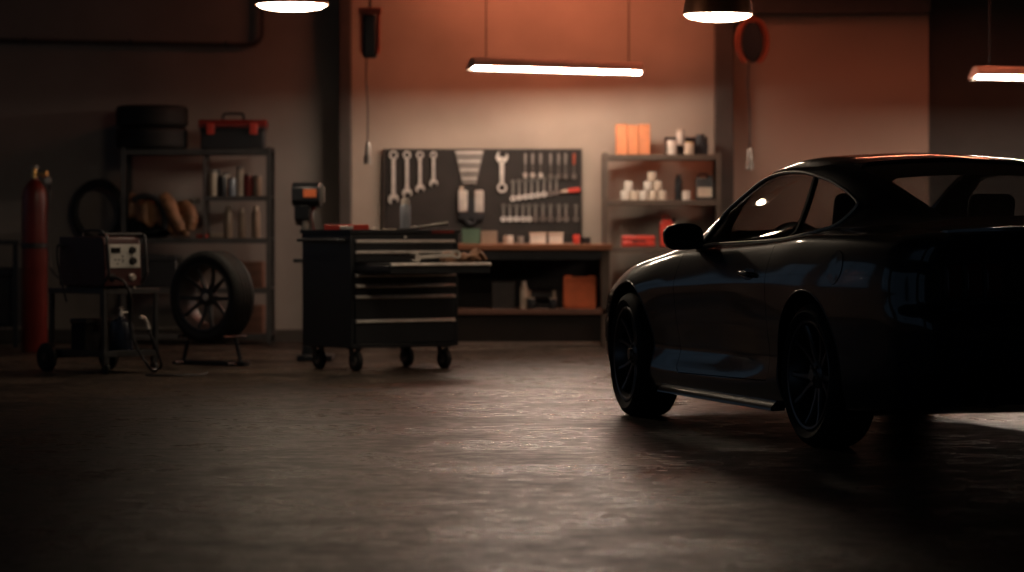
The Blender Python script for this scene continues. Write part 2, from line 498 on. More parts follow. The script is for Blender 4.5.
# ------------------------------------------------------------------ tyres & wheels
def tyre_profile(R, r, w):
    # closed profile (radius, axial)
    h = w/2
    return [(r, -h*.80), (r+.012, -h*.88), ((R+r)/2, -h*1.0), (R-.035, -h*.97), (R-.012, -h*.86), (R, -h*.70),
            (R, -h*.36), (R-.008, -h*.345), (R-.008, -h*.31), (R, -h*.295), (R, -h*.03), (R-.008, -h*.015), (R-.008, h*.015), (R, h*.03),
            (R, h*.295), (R-.008, h*.31), (R-.008, h*.345), (R, h*.36),
            (R, h*.70), (R-.012, h*.86), (R-.035, h*.97), ((R+r)/2, h*1.0), (r+.012, h*.88), (r, h*.80)]
def tyre_stack(px, pz, Y, n, labels):
    R = .335
    for k in range(n):
        m = MB().lathe(tyre_profile(R, .215, .205), 48, closed=True)
        o = m.build('tyre', 'rubber', None, angle=50)
        o.location = (PX(px, Y), Y, pz+.1025+k*.206)
        o.rotation_euler = (0, 0, .3*k)
        tag(o, labels[k], 'tyre', 'tyres on the left rack')
tyre_stack(152, lz[0], RY+.27, 2, ['black tyre lying on the left rack beneath another tyre', 'black tyre lying uppermost in the stack on the left rack'])

RIMD = {}
def rim_mb(R, w):
    """split five-spoke alloy, axis z, outer face at +z"""
    h = w/2
    m = MB()
    prof = [(R, h*.95), (R+.008, h*.9), (R+.004, h*.78), (R-.016, h*.5), (R-.03, -h*.3), (R-.012, -h*.8), (R+.004, -h*.9), (R-.002, -h*.95), (R-.02, -h*.8), (R-.04, -h*.3), (R-.026, h*.5), (R-.014, h*.82), (R-.012, h*.92)]
    m.lathe(prof, 60, closed=True)
    zc = h*.55
    m.lathe([(.0, zc+.012), (.05, zc+.012), (.068, zc), (.072, zc-.03), (.06, zc-.06), (0, zc-.06)], 30)
    for k in range(5):
        a0 = 2*PI*k/5+PI/2
        for s in (-1, 1):
            pr = [(.05, s*.012, zc-.004), (.12, s*.026, zc+.002), (R*.72, s*.052, zc+.014), (R-.016, s*.078, h*.84)]
            wd = [.022, .017, .014, .017]
            dp = [.04, .034, .028, .03]
            vs = []; fs = []
            for (x, y, z), w_, d_ in zip(pr, wd, dp):
                vs += [(x, y-w_, z-.010), (x, y-w_*.55, z), (x, y+w_*.55, z), (x, y+w_, z-.010), (x, y+w_*.7, z-d_), (x, y-w_*.7, z-d_)]
            for i in range(3):
                for q in range(6):
                    fs.append((i*6+q, i*6+(q+1) % 6, i*6+6+(q+1) % 6, i*6+6+q))
            fs.append((0, 1, 2, 3, 4, 5)); fs.append((18, 19, 20, 21, 22, 23))
            m.add(vs, fs, Matrix.Rotation(a0, 4, 'Z'))
    return m
def wheel_axis_y():  # turns a z-axis lathe so its +z points along +y
    return Matrix.Rotation(-PI/2, 4, 'X')

# wheel standing on its display stand
wy = 24.9
wt = thing('spare_wheel', 'tyre with a black spoked alloy standing upright on a low stand', 'wheel', (PX(212, wy), wy, PZ(297, wy)), 0)
wt.rotation_euler = (0, 0, PI-math.radians(36)) # local +y -> toward camera-left
XW = wheel_axis_y()
MB().lathe(tyre_profile(.365, .268, .235), 64, X=XW, closed=True).build('tyre', 'rubber', wt, angle=50)
rw = rim_mb(.266, .225); rw.v = [tuple(XW @ Vector(p)) for p in rw.v]
rm = rw.build('rim', 'darkmetal', wt)
MB().lathe([(0, .082), (.026, .082), (.03, .074), (.03, .06), (0, .06)], 24, XW).build('centre_cap', 'steel', rm)
sd = thing('wheel_stand', 'low black steel stand carrying the upright wheel beside the welding cart', 'stand', (PX(212, wy), wy, 0), PI-math.radians(36))
zc = wt.location.z
for s in (-1, 1): MB().tube([(.55*.5*s, -.12, .017), (.55*.5*s, .14, .017)], .016, 8).build('foot_bar', 'blackmetal', sd)
MB().box((-.36, -.03, .0), (.36, .03, .035)).build('base_bar', 'blackmetal', sd, bevel=.004)
for s in (-1, 1):
    a = math.radians(52)
    p1 = (s*.37*math.cos(a)*1.03, 0, zc-.37*math.sin(a)*1.03)
    MB().tube([(s*.30, 0, .03), p1], .017, 8).tube([(p1[0], -.13, p1[2]-.008), (p1[0], .13, p1[2]-.008)], .015, 8).build('support', 'blackmetal', sd)

# ------------------------------------------------------------------ generic small containers
def can(name, label, cat, x, y, z, r, h, body, cap=None, group=None, spray=False):
    t = thing(name, label, cat, (x, y, z), random.uniform(0, 6), group)
    if spray:
        MB().lathe([(r*.96, 0), (r, .006), (r, h*.76), (r*.93, h*.79), (r*.72, h*.85), (r*.62, h*.87), (0, h*.87)], 24).build('body', body, t)
        MB().lathe([(r*.66, h*.85), (r*.66, h*.97), (r*.58, h), (0, h)], 20).build('cap', cap or 'white', t)
    else:
        MB().lathe([(r*.97, 0), (r, .004), (r, h*.9), (r*.97, h*.92), (0, h*.92)], 24).build('body', body, t)
        MB().lathe([(r*.93, h*.9), (r*1.0, h*.915), (r*1.0, h*.985), (r*.95, h), (0, h)], 24).build('lid', cap or body, t)
    return t
def carton(name, label, cat, lo, hi, m, rz=0, group=None, lid=None, bevel=.004):
    c = [(lo[0]+hi[0])/2, (lo[1]+hi[1])/2, lo[2]]
    s = [hi[i]-lo[i] for i in range(3)]
    t = thing(name, label, cat, c, rz, group)
    lh = s[2]*(.16 if lid else .0)
    MB().box((-s[0]/2, -s[1]/2, 0), (s[0]/2, s[1]/2, s[2]-lh)).build('body', m, t, bevel=bevel)
    if lid:
        MB().box((-s[0]/2-.006, -s[1]/2-.006, s[2]-lh), (s[0]/2+.006, s[1]/2+.006, s[2])).build('lid', lid, t, bevel=bevel)
    else:
        # folded flaps with a central seam
        q = MB()
        q.box((-s[0]/2, -s[1]/2, s[2]), (s[0]/2, -.003, s[2]+.003)); q.box((-s[0]/2, .003, s[2]), (s[0]/2, s[1]/2, s[2]+.003))
        q.build('flap', m, t)
    return t

# ---- left rack contents
# toolbox with red lid
y0 = RY+.12
tb = thing('toolbox', 'black toolbox with a red lid on the top shelf of the left rack', 'toolbox', (PX(231, RY), RY+.25, lz[0]))
W = PX(265, RY)-PX(197, RY)
m = MB(); m.box((-W/2+.02, -.13, 0), (W/2-.02, .13, .20)); m.box((-W/2+.01, -.14, .17), (W/2-.01, .14, .205))
m.build('body', 'black', tb, bevel=.012)
q = MB(); q.prism([(-.145, .205), (.145, .205), (.145, .24), (.11, .275), (-.11, .275), (-.145, .24)], -W/2, W/2, 'x')
q.build('lid', 'red', tb, bevel=.006)
MB().tube(spline([(-.1, 0, .27), (-.09, 0, .325), (-.05, 0, .335), (.05, 0, .335), (.09, 0, .325), (.1, 0, .27)], 5), .013, 8).build('handle', 'black', tb)
for s in (-1, 1): MB().box((s*.2-.035, -.158, .14), (s*.2+.035, -.14, .245)).build('latch', 'redbright', tb, bevel=.004)
# small tins on the half shelf
cols = [('cream', 'pale tin standing first on the half shelf of the left rack'), ('black', 'black jar beside the pale tin on the left rack'), ('greycan', 'grey tin in the middle of the half shelf on the left rack'),
        ('cream', 'pale tall tin in the middle of the half shelf on the left rack'), ('red', 'dark red tin on the half shelf of the left rack'), ('beige', 'beige tin last on the half shelf of the left rack')]
for (mm, lb), px, h, r in zip(cols, (212, 221.5, 231, 239, 247, 256), (.24, .2, .17, .27, .21, .19), (.038, .04, .038, .034, .038, .042)):
    can('paint_tin', lb, 'tin', PX(px, RY), RY+.12, lz[1], r, h, mm, 'steel_dull', 'tins on the half shelf')
for k, (px, mm, lb) in enumerate(((216.5, 'black', 'small black pot behind the pale tin on the left rack'), (226, 'cream', 'small pale pot behind the black jar on the left rack'), (243, 'black', 'small black pot behind the red tin on the left rack'), (252, 'red', 'small red pot behind the last tin on the left rack'))):
    can('pot', lb, 'pot', PX(px, RY+.3), RY+.3, lz[1], .036, .25-.03*k, mm, 'black', 'tins on the half shelf')
for px, lb in ((227, 'beige spray can nearest the work jacket on the left rack'), (240.5, 'beige spray can standing between two others on the left rack'), (254.5, 'beige spray can nearest the wall column on the left rack')):
    can('spray_can', lb, 'spray can', PX(px, RY), RY+.14, lz[2], .042 if px != 240.5 else .037, .295 if px != 240.5 else .275, 'beige', 'cream', 'spray cans on the left rack', spray=True)
# black bag and brown jacket in the left bay
bg = thing('duffel_bag', 'black canvas bag slumped in the left bay of the left rack', 'bag', (PX(150, RY), RY+.27, lz[2]))
m = MB(); n = 24; vs = []; fs = []
st = np.linspace(-1, 1, 15)
for i, s in enumerate(st):
    e = (1-abs(s)**3.2)**.45 if abs(s) < 1 else 0.02
    for k in range(n):
        a = 2*PI*k/n
        cx, cz = math.cos(a), math.sin(a)
        sq = (abs(cx)**3+abs(cz)**3)**(-1/3)
        sag = 1-.18*math.cos(3*s+1)*(cz > 0)
        vs.append((s*.21, .16*cx*sq*e, .15+.15*cz*sq*max(e, .05)*sag+.012*math.sin(9*s+4*a)*(cz > 0)))
for i in range(14):
    for k in range(n): fs.append((i*n+k, i*n+(k+1) % n, (i+1)*n+(k+1) % n, (i+1)*n+k))
fs += [tuple(range(n)), tuple(14*n+k for k in range(n))]
m.add(vs, fs); m.build('body', 'canvas', bg, angle=80)
MB().tube(spline([(-.1, -.135, .2), (-.09, -.17, .1), (-.04, -.185, .06), (.04, -.185, .06), (.09, -.17, .1), (.1, -.135, .2)], 6), .012, 8).build('handle', 'black', bg)
jk = thing('work_jacket', 'brown leather work jacket thrown over the black bag on the left rack', 'jacket', (PX(165, RY), RY+.2, lz[2]))
def cloth(fn, nu=40, nv=24, th=.008):
    vs = []; fs = []
    for i in range(nu+1):
        for j in range(nv+1): vs.append(fn(i/nu, j/nv))
    for i in range(nu):
        for j in range(nv):
            a = i*(nv+1)+j; fs.append((a, a+1, a+nv+2, a+nv+1))
    return MB().add(vs, fs)
def jbody(a, b):
    x = -.34+a*.56
    base = .40-.16*a*a-.05*a
    y = -.18+b*.36
    fold = .022*math.sin(15*a+5*b)+.014*math.sin(31*a-9*b)
    z = base+fold-.9*(abs(b-.5)*2)**3*.12
    if b < .25: z -= (.25-b)*.5; y = -.18+.03*math.sin(18*a)+(b-.25)*.05-.0
    return (x, y, max(z, .012))
o = cloth(jbody).build('coat_body', 'leather', jk, angle=80)
sm = o.modifiers.new('solid', 'SOLIDIFY'); sm.thickness = .012; sm.offset = 1
for pth, rr in (([(-.02, -.16, .36), (.04, -.215, .30), (.085, -.225, .20), (.13, -.22, .12), (.155, -.22, .065)], [.075, .07, .06, .055, .052]),
                ([(.12, -.1, .28), (.19, -.15, .28), (.235, -.19, .22), (.24, -.2, .15), (.22, -.2, .085)], [.07, .066, .06, .055, .05])):
    ps = spline(pth, 8); rs = np.interp(np.linspace(0, 1, len(ps)), np.linspace(0, 1, len(rr)), rr)
    rs = [r*(1+.035*math.sin(i*1.1)+.02*math.sin(i*2.3)) for i, r in enumerate(rs)]
    MB().tube(ps, list(rs), 16).build('sleeve', 'leather', jk, angle=80)
ps = spline([(-.30, -.2, .36), (-.16, -.21, .39), (-.05, -.22, .33), (.0, -.23, .2), (.0, -.235, .08)], 8)
MB().tube(ps, .03, 12).build('collar', 'canvas', jk, angle=80)
for x in (.22, .29): MB().lathe([(0, .0), (.03, 0), (.034, .012), (.02, .024), (0, .026)], 16, Matrix.Translation((x, -.09, .335 if x < .25 else .34)) @ Matrix.Rotation(-1.0, 4, 'X')).build('buckle', 'steel', jk)
o = MB().box((-.05, -.04, 0), (.05, .04, .035)).build('soap_box', 'redbright', None, bevel=.01); o.location = (PX(201, RY), RY+.1, lz[2]); tag(o, 'small bright red box on the shelf edge under the jacket sleeve', 'box')
o = MB().prism([(-.09, 0), (.09, 0), (.075, .05), (-.075, .05)], -.05, .05, 'y').build('sanding_block', 'cream', None, bevel=.008); o.location = (PX(216, RY+.06), RY+.35, lz[2]); tag(o, 'pale sanding block behind the spray cans on the left rack', 'block')
# lower shelf of the left rack
carton('storage_box', 'dark brown carton on the lower shelf of the left rack behind the wheel', 'box', (PX(228, RY), RY+.1, lz[3]), (PX(262, RY), RY+.4, lz[3]+.24), 'wood_dark')
carton('storage_crate', 'black lidded crate on the lower shelf of the left rack behind the cart', 'crate', (PX(130, RY), RY+.06, lz[3]), (PX(176, RY), RY+.42, lz[3]+.3), 'black', lid='darkmetal', bevel=.012)
carton('storage_box', 'brown carton on the bottom shelf of the left rack behind the wheel', 'box', (PX(236, RY), RY+.1, lz[4]), (PX(262, RY), RY+.4, lz[4]+.26), 'wood_dark')

# coiled hose on the wall left of the rack
hc = thing('hose_coil', 'black coiled hose hanging on the wall beside the left rack', 'hose', (PX(101, WY), WY-.1, PZ(212, WY)))
pts = []
for i in range(5*36+1):
    a = 2*PI*i/36; R = .2+.02*math.sin(a*.37)+.01*(i/36)
    pts.append((R*math.cos(a), -.03+.06*((i/36) % 1.0-.5)+.012*(i/36-2.5), 1.18*R*math.sin(a)))
MB().tube(pts, .016, 8).build('hose', 'hose', hc, angle=80)
MB().tube([(0, .1, .27), (0, -.06, .25), (0, -.09, .28)], .012, 8).build('hook', 'darkmetal', hc)

# dark bench at the left edge
by = 28.6
bt = thing('steel_table', 'dark steel table cut off by the left edge behind the gas cylinder', 'table', (PX(-30, by), by, 0))
wd_ = PX(19, by)-PX(-30, by)
MB().box((0, 0, .93), (wd_, .7, .97)).build('tabletop', 'darkmetal', bt, bevel=.004)
for x in (.02, wd_-.06):
    for y in (.02, .64): MB().box((x, y, 0), (x+.045, y+.045, .93)).build('leg', 'blackmetal', bt)
MB().box((.04, .03, .18), (wd_-.05, .66, .2)).build('lower_shelf', 'blackmetal', bt)
carton('storage_crate', 'black crate under the steel table at the left edge', 'crate', (PX(-24, by), by+.1, .2), (PX(12, by), by+.6, .72), 'black', lid='black', bevel=.012)

# gas cylinder
gy = 27.6
gx = PX(34.5, gy); gz = PZ(196, gy)
gc = thing('gas_cylinder', 'tall red gas cylinder with a brass valve behind the welding cart', 'gas cylinder', (gx, gy, 0))
R = .112
MB().lathe([(R*.9, 0), (R, .02), (R, gz-.06), (R*.97, gz-.0), (R*.85, gz+.06), (R*.55, gz+.115), (.035, gz+.135), (.03, gz+.155), (0, gz+.155)], 40).build('bottle', 'cylinder_red', gc)
v = MB().lathe([(.022, gz+.15), (.024, gz+.2), (.018, gz+.215), (.018, gz+.24), (0, gz+.24)], 16); v.cyl((0, 0, gz+.19), (.08, -.03, gz+.19), .014); 
vv = v.build('valve', 'brass', gc)
MB().lathe([(.0, gz+.24), (.034, gz+.24), (.034, gz+.262), (0, gz+.262)], 12).build('hand_wheel', 'steel_dull', vv)
rg = MB().cyl((.08, -.03, gz+.19), (.115, -.045, gz+.19), .028, n=18).build('regulator', 'brass', gc)
XD = Matrix.Translation((.13, -.07, gz+.135)) @ Matrix.Rotation(PI/2, 4, 'X')
MB().lathe([(0, 0), (.03, 0), (.032, .01), (.03, .022), (0, .022)], 20, XD).build('gauge', 'steel', rg)
MB().cyl((.105, -.045, gz+.18), (.125, -.06, gz+.145), .01).build('gauge_stem', 'brass', rg)
MB().tube(spline([(.11, -.05, gz+.18), (.15, -.1, gz+.05), (.135, -.13, gz-.2), (.16, -.16, .75), (.30, -.3, .62)], 8), .009, 8).build('gas_hose', 'hose', gc)
MB().lathe([(R+.004, .9), (R+.008, .905), (R+.008, .945), (R+.004, .95)], 40).build('strap', 'black', gc)

# ------------------------------------------------------------------ welding cart + welder
TH = math.radians(45)
cy_ = 23.3
cart = thing('welding_cart', 'dark steel welding cart on wheels carrying the welder', 'cart', (PX(104, cy_), cy_, 0), TH)
CW, CD, CT = .51, .67, .62
def angle_leg(x, y): return MB().box((x-.016, y-.016, .1), (x+.016, y+.016, CT))
for x in (.016, CW-.016):
    for y in (.016, CD-.016): angle_leg(x, y).build('leg', 'darkmetal', cart, bevel=.003)
m = MB(); m.box((-.004, -.004, CT), (CW+.004, CD+.004, CT+.008)); m.box((-.004, -.004, CT-.03), (CW+.004, .006, CT)); m.box((-.004, CD-.006, CT-.03), (CW+.004, CD+.004, CT)); m.box((-.004, -.004, CT-.03), (.006, CD, CT)); m.box((CW-.006, 0, CT-.03), (CW+.004, CD, CT))
m.build('top_tray', 'darkmetal', cart, bevel=.002)
m = MB(); m.box((0, 0, .125), (CW, CD, .135)); m.box((0, -.004, .125), (CW, .006, .17)); m.box((0, CD-.006, .125), (CW, CD+.004, .17)); m.box((-.004, 0, .125), (.006, CD, .17)); m.box((CW-.006, 0, .125), (CW+.004, CD, .17))
m.build('bottom_tray', 'darkmetal', cart, bevel=.002)
for x in (-.035, CW+.035):
    w = MB().lathe([(.03, -.022), (.09, -.022), (.11, -.014), (.11, .014), (.09, .022), (.03, .022)], 28, Matrix.Translation((x, CD-.02, .11)) @ Matrix.Rotation(PI/2, 4, 'Y')).build('wheel', 'rubber', cart)
    MB().cyl((x-.028, CD-.02, .11), (x+.028, CD-.02, .11), .032).build('hub', 'darkmetal', w)
MB().cyl((-.03, CD-.02, .11), (CW+.03, CD-.02, .11), .010).build('axle', 'darkmetal', cart)
for x in (.03, CW-.03):
    w = MB().lathe([(.012, -.013), (.032, -.015), (.038, -.01), (.038, .01), (.032, .015), (.012, .013)], 22, Matrix.Translation((x, .015, .038)) @ Matrix.Rotation(PI/2, 4, 'Y')).build('caster', 'rubber', cart)
    m = MB(); m.box((x-.02, 0, .08), (x+.02, .035, .12)); m.box((x-.022, .005, .03), (x-.017, .025, .09)); m.box((x+.017, .005, .03), (x+.022, .025, .09)); m.cyl((x-.022, .015, .038), (x+.022, .015, .038), .008)
    m.build('fork', 'darkmetal', w)
def CP(x, y, z):
    p = Matrix.Rotation(TH, 4, 'Z') @ Vector((x, y, 0)); return (cart.location.x+p.x, cart.location.y+p.y, z)
wl = thing('welder', 'dark welding machine with a pale control panel on the cart', 'welder', CP(.012, .01, CT+.008), TH)
WW, WD, WH = .345, .55, .385
m = MB(); m.prism([(.0, .02), (.55, .02), (.55, WH), (.06, WH), (.03, WH-.01), (.012, WH-.06), (.0, .14)], 0, WW, 'x')
m.build('casing', 'darkred', wl, bevel=.006)
m = MB()
for x in (.03, WW-.07): m.box((x, .05, 0), (x+.04, .5, .02))
m.build('skid', 'black', wl)
# sloping control panel
PNX = Matrix.Translation((0, 0, 0))
P0 = Vector((0, .0, .14)); P1 = Vector((0, .012, WH-.06))
MB().prism([(-.003, .155), (.009, WH-.055), (-.004, WH-.055), (-.014, .155)], .02, WW-.02, 'x').build('control_panel', 'panel', wl, bevel=.003)
cp = wl.children[-1]
MB().box((.055, -.016, .265), (.135, -.002, .305)).build('display', 'screen', cp)
for x, z, r in ((.245, .285, .023), (.25, .205, .026)):
    k = MB().lathe([(r*1.2, 0), (r*1.15, .004), (r, .006), (r*.9, .028), (0, .03)], 20, Matrix.Translation((x, -.012, z)) @ Matrix.Rotation(PI/2, 4, 'X')); k.box((x-.003, -.046, z), (x+.003, -.040, z+r*.9)); k.build('knob', 'black', cp)
m = MB()
for x, z in ((.09, .215), (.125, .215), (.16, .24), (.16, .20), (.11, .185)): m.box((x-.006, -.0165, z-.005), (x+.006, -.010, z+.005))
m.box((.15, -.0165, .214), (.175, -.0105, .219))
m.build('panel_marks', 'black', cp)
for x in (.07, .25):
    s = MB().lathe([(.028, 0), (.028, .012), (.02, .016), (.02, .03), (0, .03)], 20, Matrix.Translation((x, -.002, .085)) @ Matrix.Rotation(PI/2, 4, 'X')).build('socket', 'black' if x < .1 else 'steel', wl)
# frame loop round the front
m = MB()
for x in (-.004, WW+.004):
    m.tube(spline([(x, .02, .03), (x, -.05, .10), (x, -.055, .16), (x, -.035, WH-.02), (x, .0, WH+.018), (x, .06, WH+.02)], 6), .011, 8)
m.tube([(-.004, .0, WH+.018), (WW+.004, .0, WH+.018)], .011, 8)
m.build('guard_frame', 'darkmetal', wl)
MB().tube(spline([(.1, .15, WH), (.1, .15, WH+.03), (.1, .2, WH+.045), (.1, .35, WH+.045), (.1, .4, WH+.03), (.1, .4, WH)], 5), .01, 8).build('handle', 'black', wl)
MB().tube(spline([(.07, -.03, .085), (.09, -.12, .05), (.14, -.14, -.08), (.16, -.1, -.25), (.2, -.12, -.42), (.26, -.18, -.56), (.34, -.13, -.60), (.42, -.09, -.595), (.43, -.13, -.57), (.36, -.16, -.45), (.31, -.13, -.30)], 8), .011, 8).build('torch_cable', 'hose', wl)
tg = MB(); tg.tube(spline([(.31, -.13, -.30), (.30, -.12, -.25), (.27, -.12, -.215), (.23, -.13, -.21)], 5), .014, 8); tg.build('torch', 'steel', wl)
MB().tube(spline([(.0, .5, .3), (-.05, .5, .32), (-.09, .45, .2), (-.08, .4, .02), (-.06, .38, -.1)], 6), .008, 8).build('back_cable', 'hose', wl)
# things on the cart
o = MB().box((-.06, -.045, 0), (.06, .045, .05)).build('electrode_box', 'cream', None, bevel=.006); o.location = CP(.435, .3, CT+.008); o.rotation_euler = (0, 0, TH); tag(o, 'small pale box on the top tray beside the welder', 'box')
cn = thing('gas_canister', 'dark blue gas canister with a steel valve on the bottom tray of the cart', 'canister', CP(.27, .14, .136), TH)
MB().lathe([(.08, 0), (.088, .012), (.088, .2), (.075, .245), (.03, .268), (.022, .285), (0, .285)], 28).build('bottle', mat('dark_blue_enamel', (.012, .018, .035), .35), cn)
m = MB(); m.lathe([(.014, .28), (.016, .31), (.01, .32), (.01, .34), (0, .34)], 12); m.cyl((0, 0, .315), (.05, -.02, .315), .008); m.cyl((-.025, 0, .345), (.025, 0, .345), .006)
m.build('valve', 'steel', cn)
carton('battery_box', 'black lidded box at the back of the bottom tray of the cart', 'box', (-.12+CP(.2, .42, 0)[0], CP(.2, .42, 0)[1]-.09, .136), (CP(.2, .42, 0)[0]+.12, CP(.2, .42, 0)[1]+.09, .40), 'canvas', rz=TH, lid='black', bevel=.01)
fy = 23.0
o = MB().tube(spline([(PX(146, fy), fy, .008), (PX(165, fy-.05), fy-.05, .008), (PX(188, fy-.02), fy-.02, .008), (PX(203, fy+.15), fy+.15, .008), (PX(207, fy+.5), fy+.5, .008)], 10), .008, 8).build('power_cable', 'hose', None)
tag(o, 'thin black cable lying on the floor between the cart and the wheel stand', 'cable')

# ------------------------------------------------------------------ drill press behind the chest
dy = 25.8
dp = thing('drill_press', 'dark pillar drill with an orange badge standing behind the tool chest', 'drill press', (PX(309, dy), dy, 0))
m = MB(); m.box((-.085, -.24, 0), (.2, .2, .05)); m.lathe([(.06, .05), (.055, .12), (.04, .13)], 20)
m.build('base', 'blackmetal', dp, bevel=.008)
MB().cyl((0, 0, .1), (0, 0, 1.3), .037, n=24).build('column', 'steel_dull', dp)
m = MB(); m.box((-.11, -.26, .8), (.11, -.02, .83)); m.lathe([(.052, .76), (.052, .87)], 20); m.build('table', 'blackmetal', dp, bevel=.006)
zt, zb_ = PZ(183, dy), PZ(205, dy)
m = MB(); m.prism([(.16, zb_-.02), (.18, zt-.02), (.12, zt), (-.2, zt), (-.25, zt-.04), (-.25, zb_+.03), (-.2, zb_-.01)], -.125, .10, 'x'); m.build('head', 'blackmetal', dp, bevel=.012)
hd = dp.children[-1]
MB().box((-.03, -.262, zb_+.06), (.075, -.25, zb_+.125)).build('badge', 'orange', hd, bevel=.003)
MB().box((.10, -.1, zb_+.02), (.125, .05, zt-.03)).build('side_panel', 'steel_dull', hd, bevel=.003)
m = MB(); m.prism([(-.2, zb_-.12), (-.22, zb_), (.05, zb_), (.05, zb_-.1), (-.02, zb_-.17)], -.105, .015, 'x'); m.build('gearbox', 'blackmetal', hd, bevel=.01)
m = MB(); m.cyl((-.02, -.16, zb_-.01), (-.02, -.16, zb_-.16), .028, n=18); m.lathe([(.026, zb_-.16), (.03, zb_-.19), (.018, zb_-.235), (0, zb_-.235)], 18, Matrix.Translation((-.02, -.16, 0))); m.build('chuck', 'steel_dull', dp)
fw = MB()
for k in range(3):
    a = 2*PI*k/3+.5
    fw.tube([(.02, -.06, zb_-.08), (.045, -.06+.12*math.cos(a), zb_-.08+.12*math.sin(a))], .008, 8)
    fw.lathe([(0, -.018), (.012, -.012), (.017, 0), (.012, .012), (0, .018)], 12, Matrix.Translation((.045, -.06+.125*math.cos(a), zb_-.08+.125*math.sin(a))))
fw.build('feed_handle', 'red', dp)

# ------------------------------------------------------------------ tool chest
TC = math.radians(37)
qy = 23.75
tc_ = thing('tool_chest', 'black rolling tool chest with seven drawers, one pulled open', 'tool chest', (PX(350.5, qy), qy, 0), TC)
TW, TD, TB, TT = 1.0, .66, .175, 1.065
def TP(x, y, z):
    p = Matrix.Rotation(TC, 4, 'Z') @ Vector((x, y, 0)); return (tc_.location.x+p.x, tc_.location.y+p.y, z)
m = MB()
m.box((0, 0, TB), (.035, TD, TT-.03)); m.box((TW-.035, 0, TB), (TW, TD, TT-.03)); m.box((.035, TD-.02, TB), (TW-.035, TD, TT-.03)); m.box((.035, 0, TB), (TW-.035, TD-.02, TB+.03))
m.box((.035, 0, .99), (TW-.035, TD-.02, TT-.03))
m.build('cabinet', 'blackmetal', tc_, bevel=.004)
m = MB(); m.box((-.012, -.012, TT-.03), (TW+.012, TD+.012, TT-.012))
m.box((-.012, -.012, TT-.012), (TW+.012, .004, TT)); m.box((-.012, TD-.004, TT-.012), (TW+.012, TD+.012, TT)); m.box((-.012, .004, TT-.012), (.004, TD-.004, TT)); m.box((TW-.004, .004, TT-.012), (TW+.012, TD-.004, TT))
m.build('top_tray', 'blackmetal', tc_, bevel=.003)
MB().box((TW*.74, -.0155, TT-.028), (TW*.95, -.012, TT-.006)).build('badge', 'red', tc_)
MB().lathe([(.012, 0), (.012, .008), (0, .008)], 14, Matrix.Translation((TW*.5, 0, .998+.01)) @ Matrix.Rotation(PI/2, 4, 'X')).build('lock', 'steel', tc_)
hs = [.988, .906, .818, .734, .652, .570, .386, .205]
for k in range(7):
    zt_, zl = hs[k], hs[k+1]
    op = -.46 if k == 2 else 0.0
    d = MB(); d.box((.042, -.006+op, zl+.004), (TW-.042, .012+op, zt_-.002))
    d.box((.05, .012+op, zl+.012), (.056, .5+op, zt_-.02)); d.box((TW-.056, .012+op, zl+.012), (TW-.05, .5+op, zt_-.02))
    d.box((.05, .012+op, zl+.010), (TW-.05, .5+op, zl+.016)); d.box((.05, .494+op, zl+.012), (TW-.05, .5+op, zt_-.02))
    dr = d.build('drawer', 'blackmetal', tc_, bevel=.002)
    h = MB(); h.prism([(-.006+op, zt_-.026), (-.024+op, zt_-.024), (-.030+op, zt_-.017), (-.010+op, zt_+.002), (.006+op, zt_+.002), (.006+op, zt_-.003), (-.006+op, zt_-.006)], .042, TW-.042, 'x')
    h.build('handle', 'alu', dr)
    if k == 2:
        s = MB()
        for x in (.04, TW-.048): s.box((x, op+.02, zl+.03), (x+.008, .4, zl+.055))
        s.build('slide_rail', 'darkmetal', dr)
# push bar on the end
m = MB(); m.tube(spline([(0, .06, .985), (-.06, .06, .985), (-.075, .09, .985), (-.075, .55, .985), (-.06, .6, .985), (0, .6, .985)], 4), .013, 10); m.build('push_bar', 'darkmetal', tc_)
for x in (.09, TW-.09):
    for y in (.08, TD-.08):
        w = MB().lathe([(.02, -.02), (.062, -.024), (.075, -.016), (.075, .016), (.062, .024), (.02, .02)], 28, Matrix.Translation((x, y-.02, .075)) @ Matrix.Rotation(PI/2, 4, 'Y')).build('caster', 'rubber', tc_)
        MB().lathe([(.0, -.026), (.034, -.026), (.04, -.02), (.04, .02), (.034, .026), (0, .026)], 20, Matrix.Translation((x, y-.02, .075)) @ Matrix.Rotation(PI/2, 4, 'Y')).build('hub', 'steel_dull', w)
        m = MB(); m.box((x-.045, y-.04, TB-.012), (x+.045, y+.045, TB)); 
        for s in (-1, 1): m.prism([(y-.035, .068), (y-.005, .068), (y+.03, TB-.012), (y-.03, TB-.012)], x+s*.032-.003, x+s*.032+.003, 'x')
        m.build('fork', 'darkmetal', w)
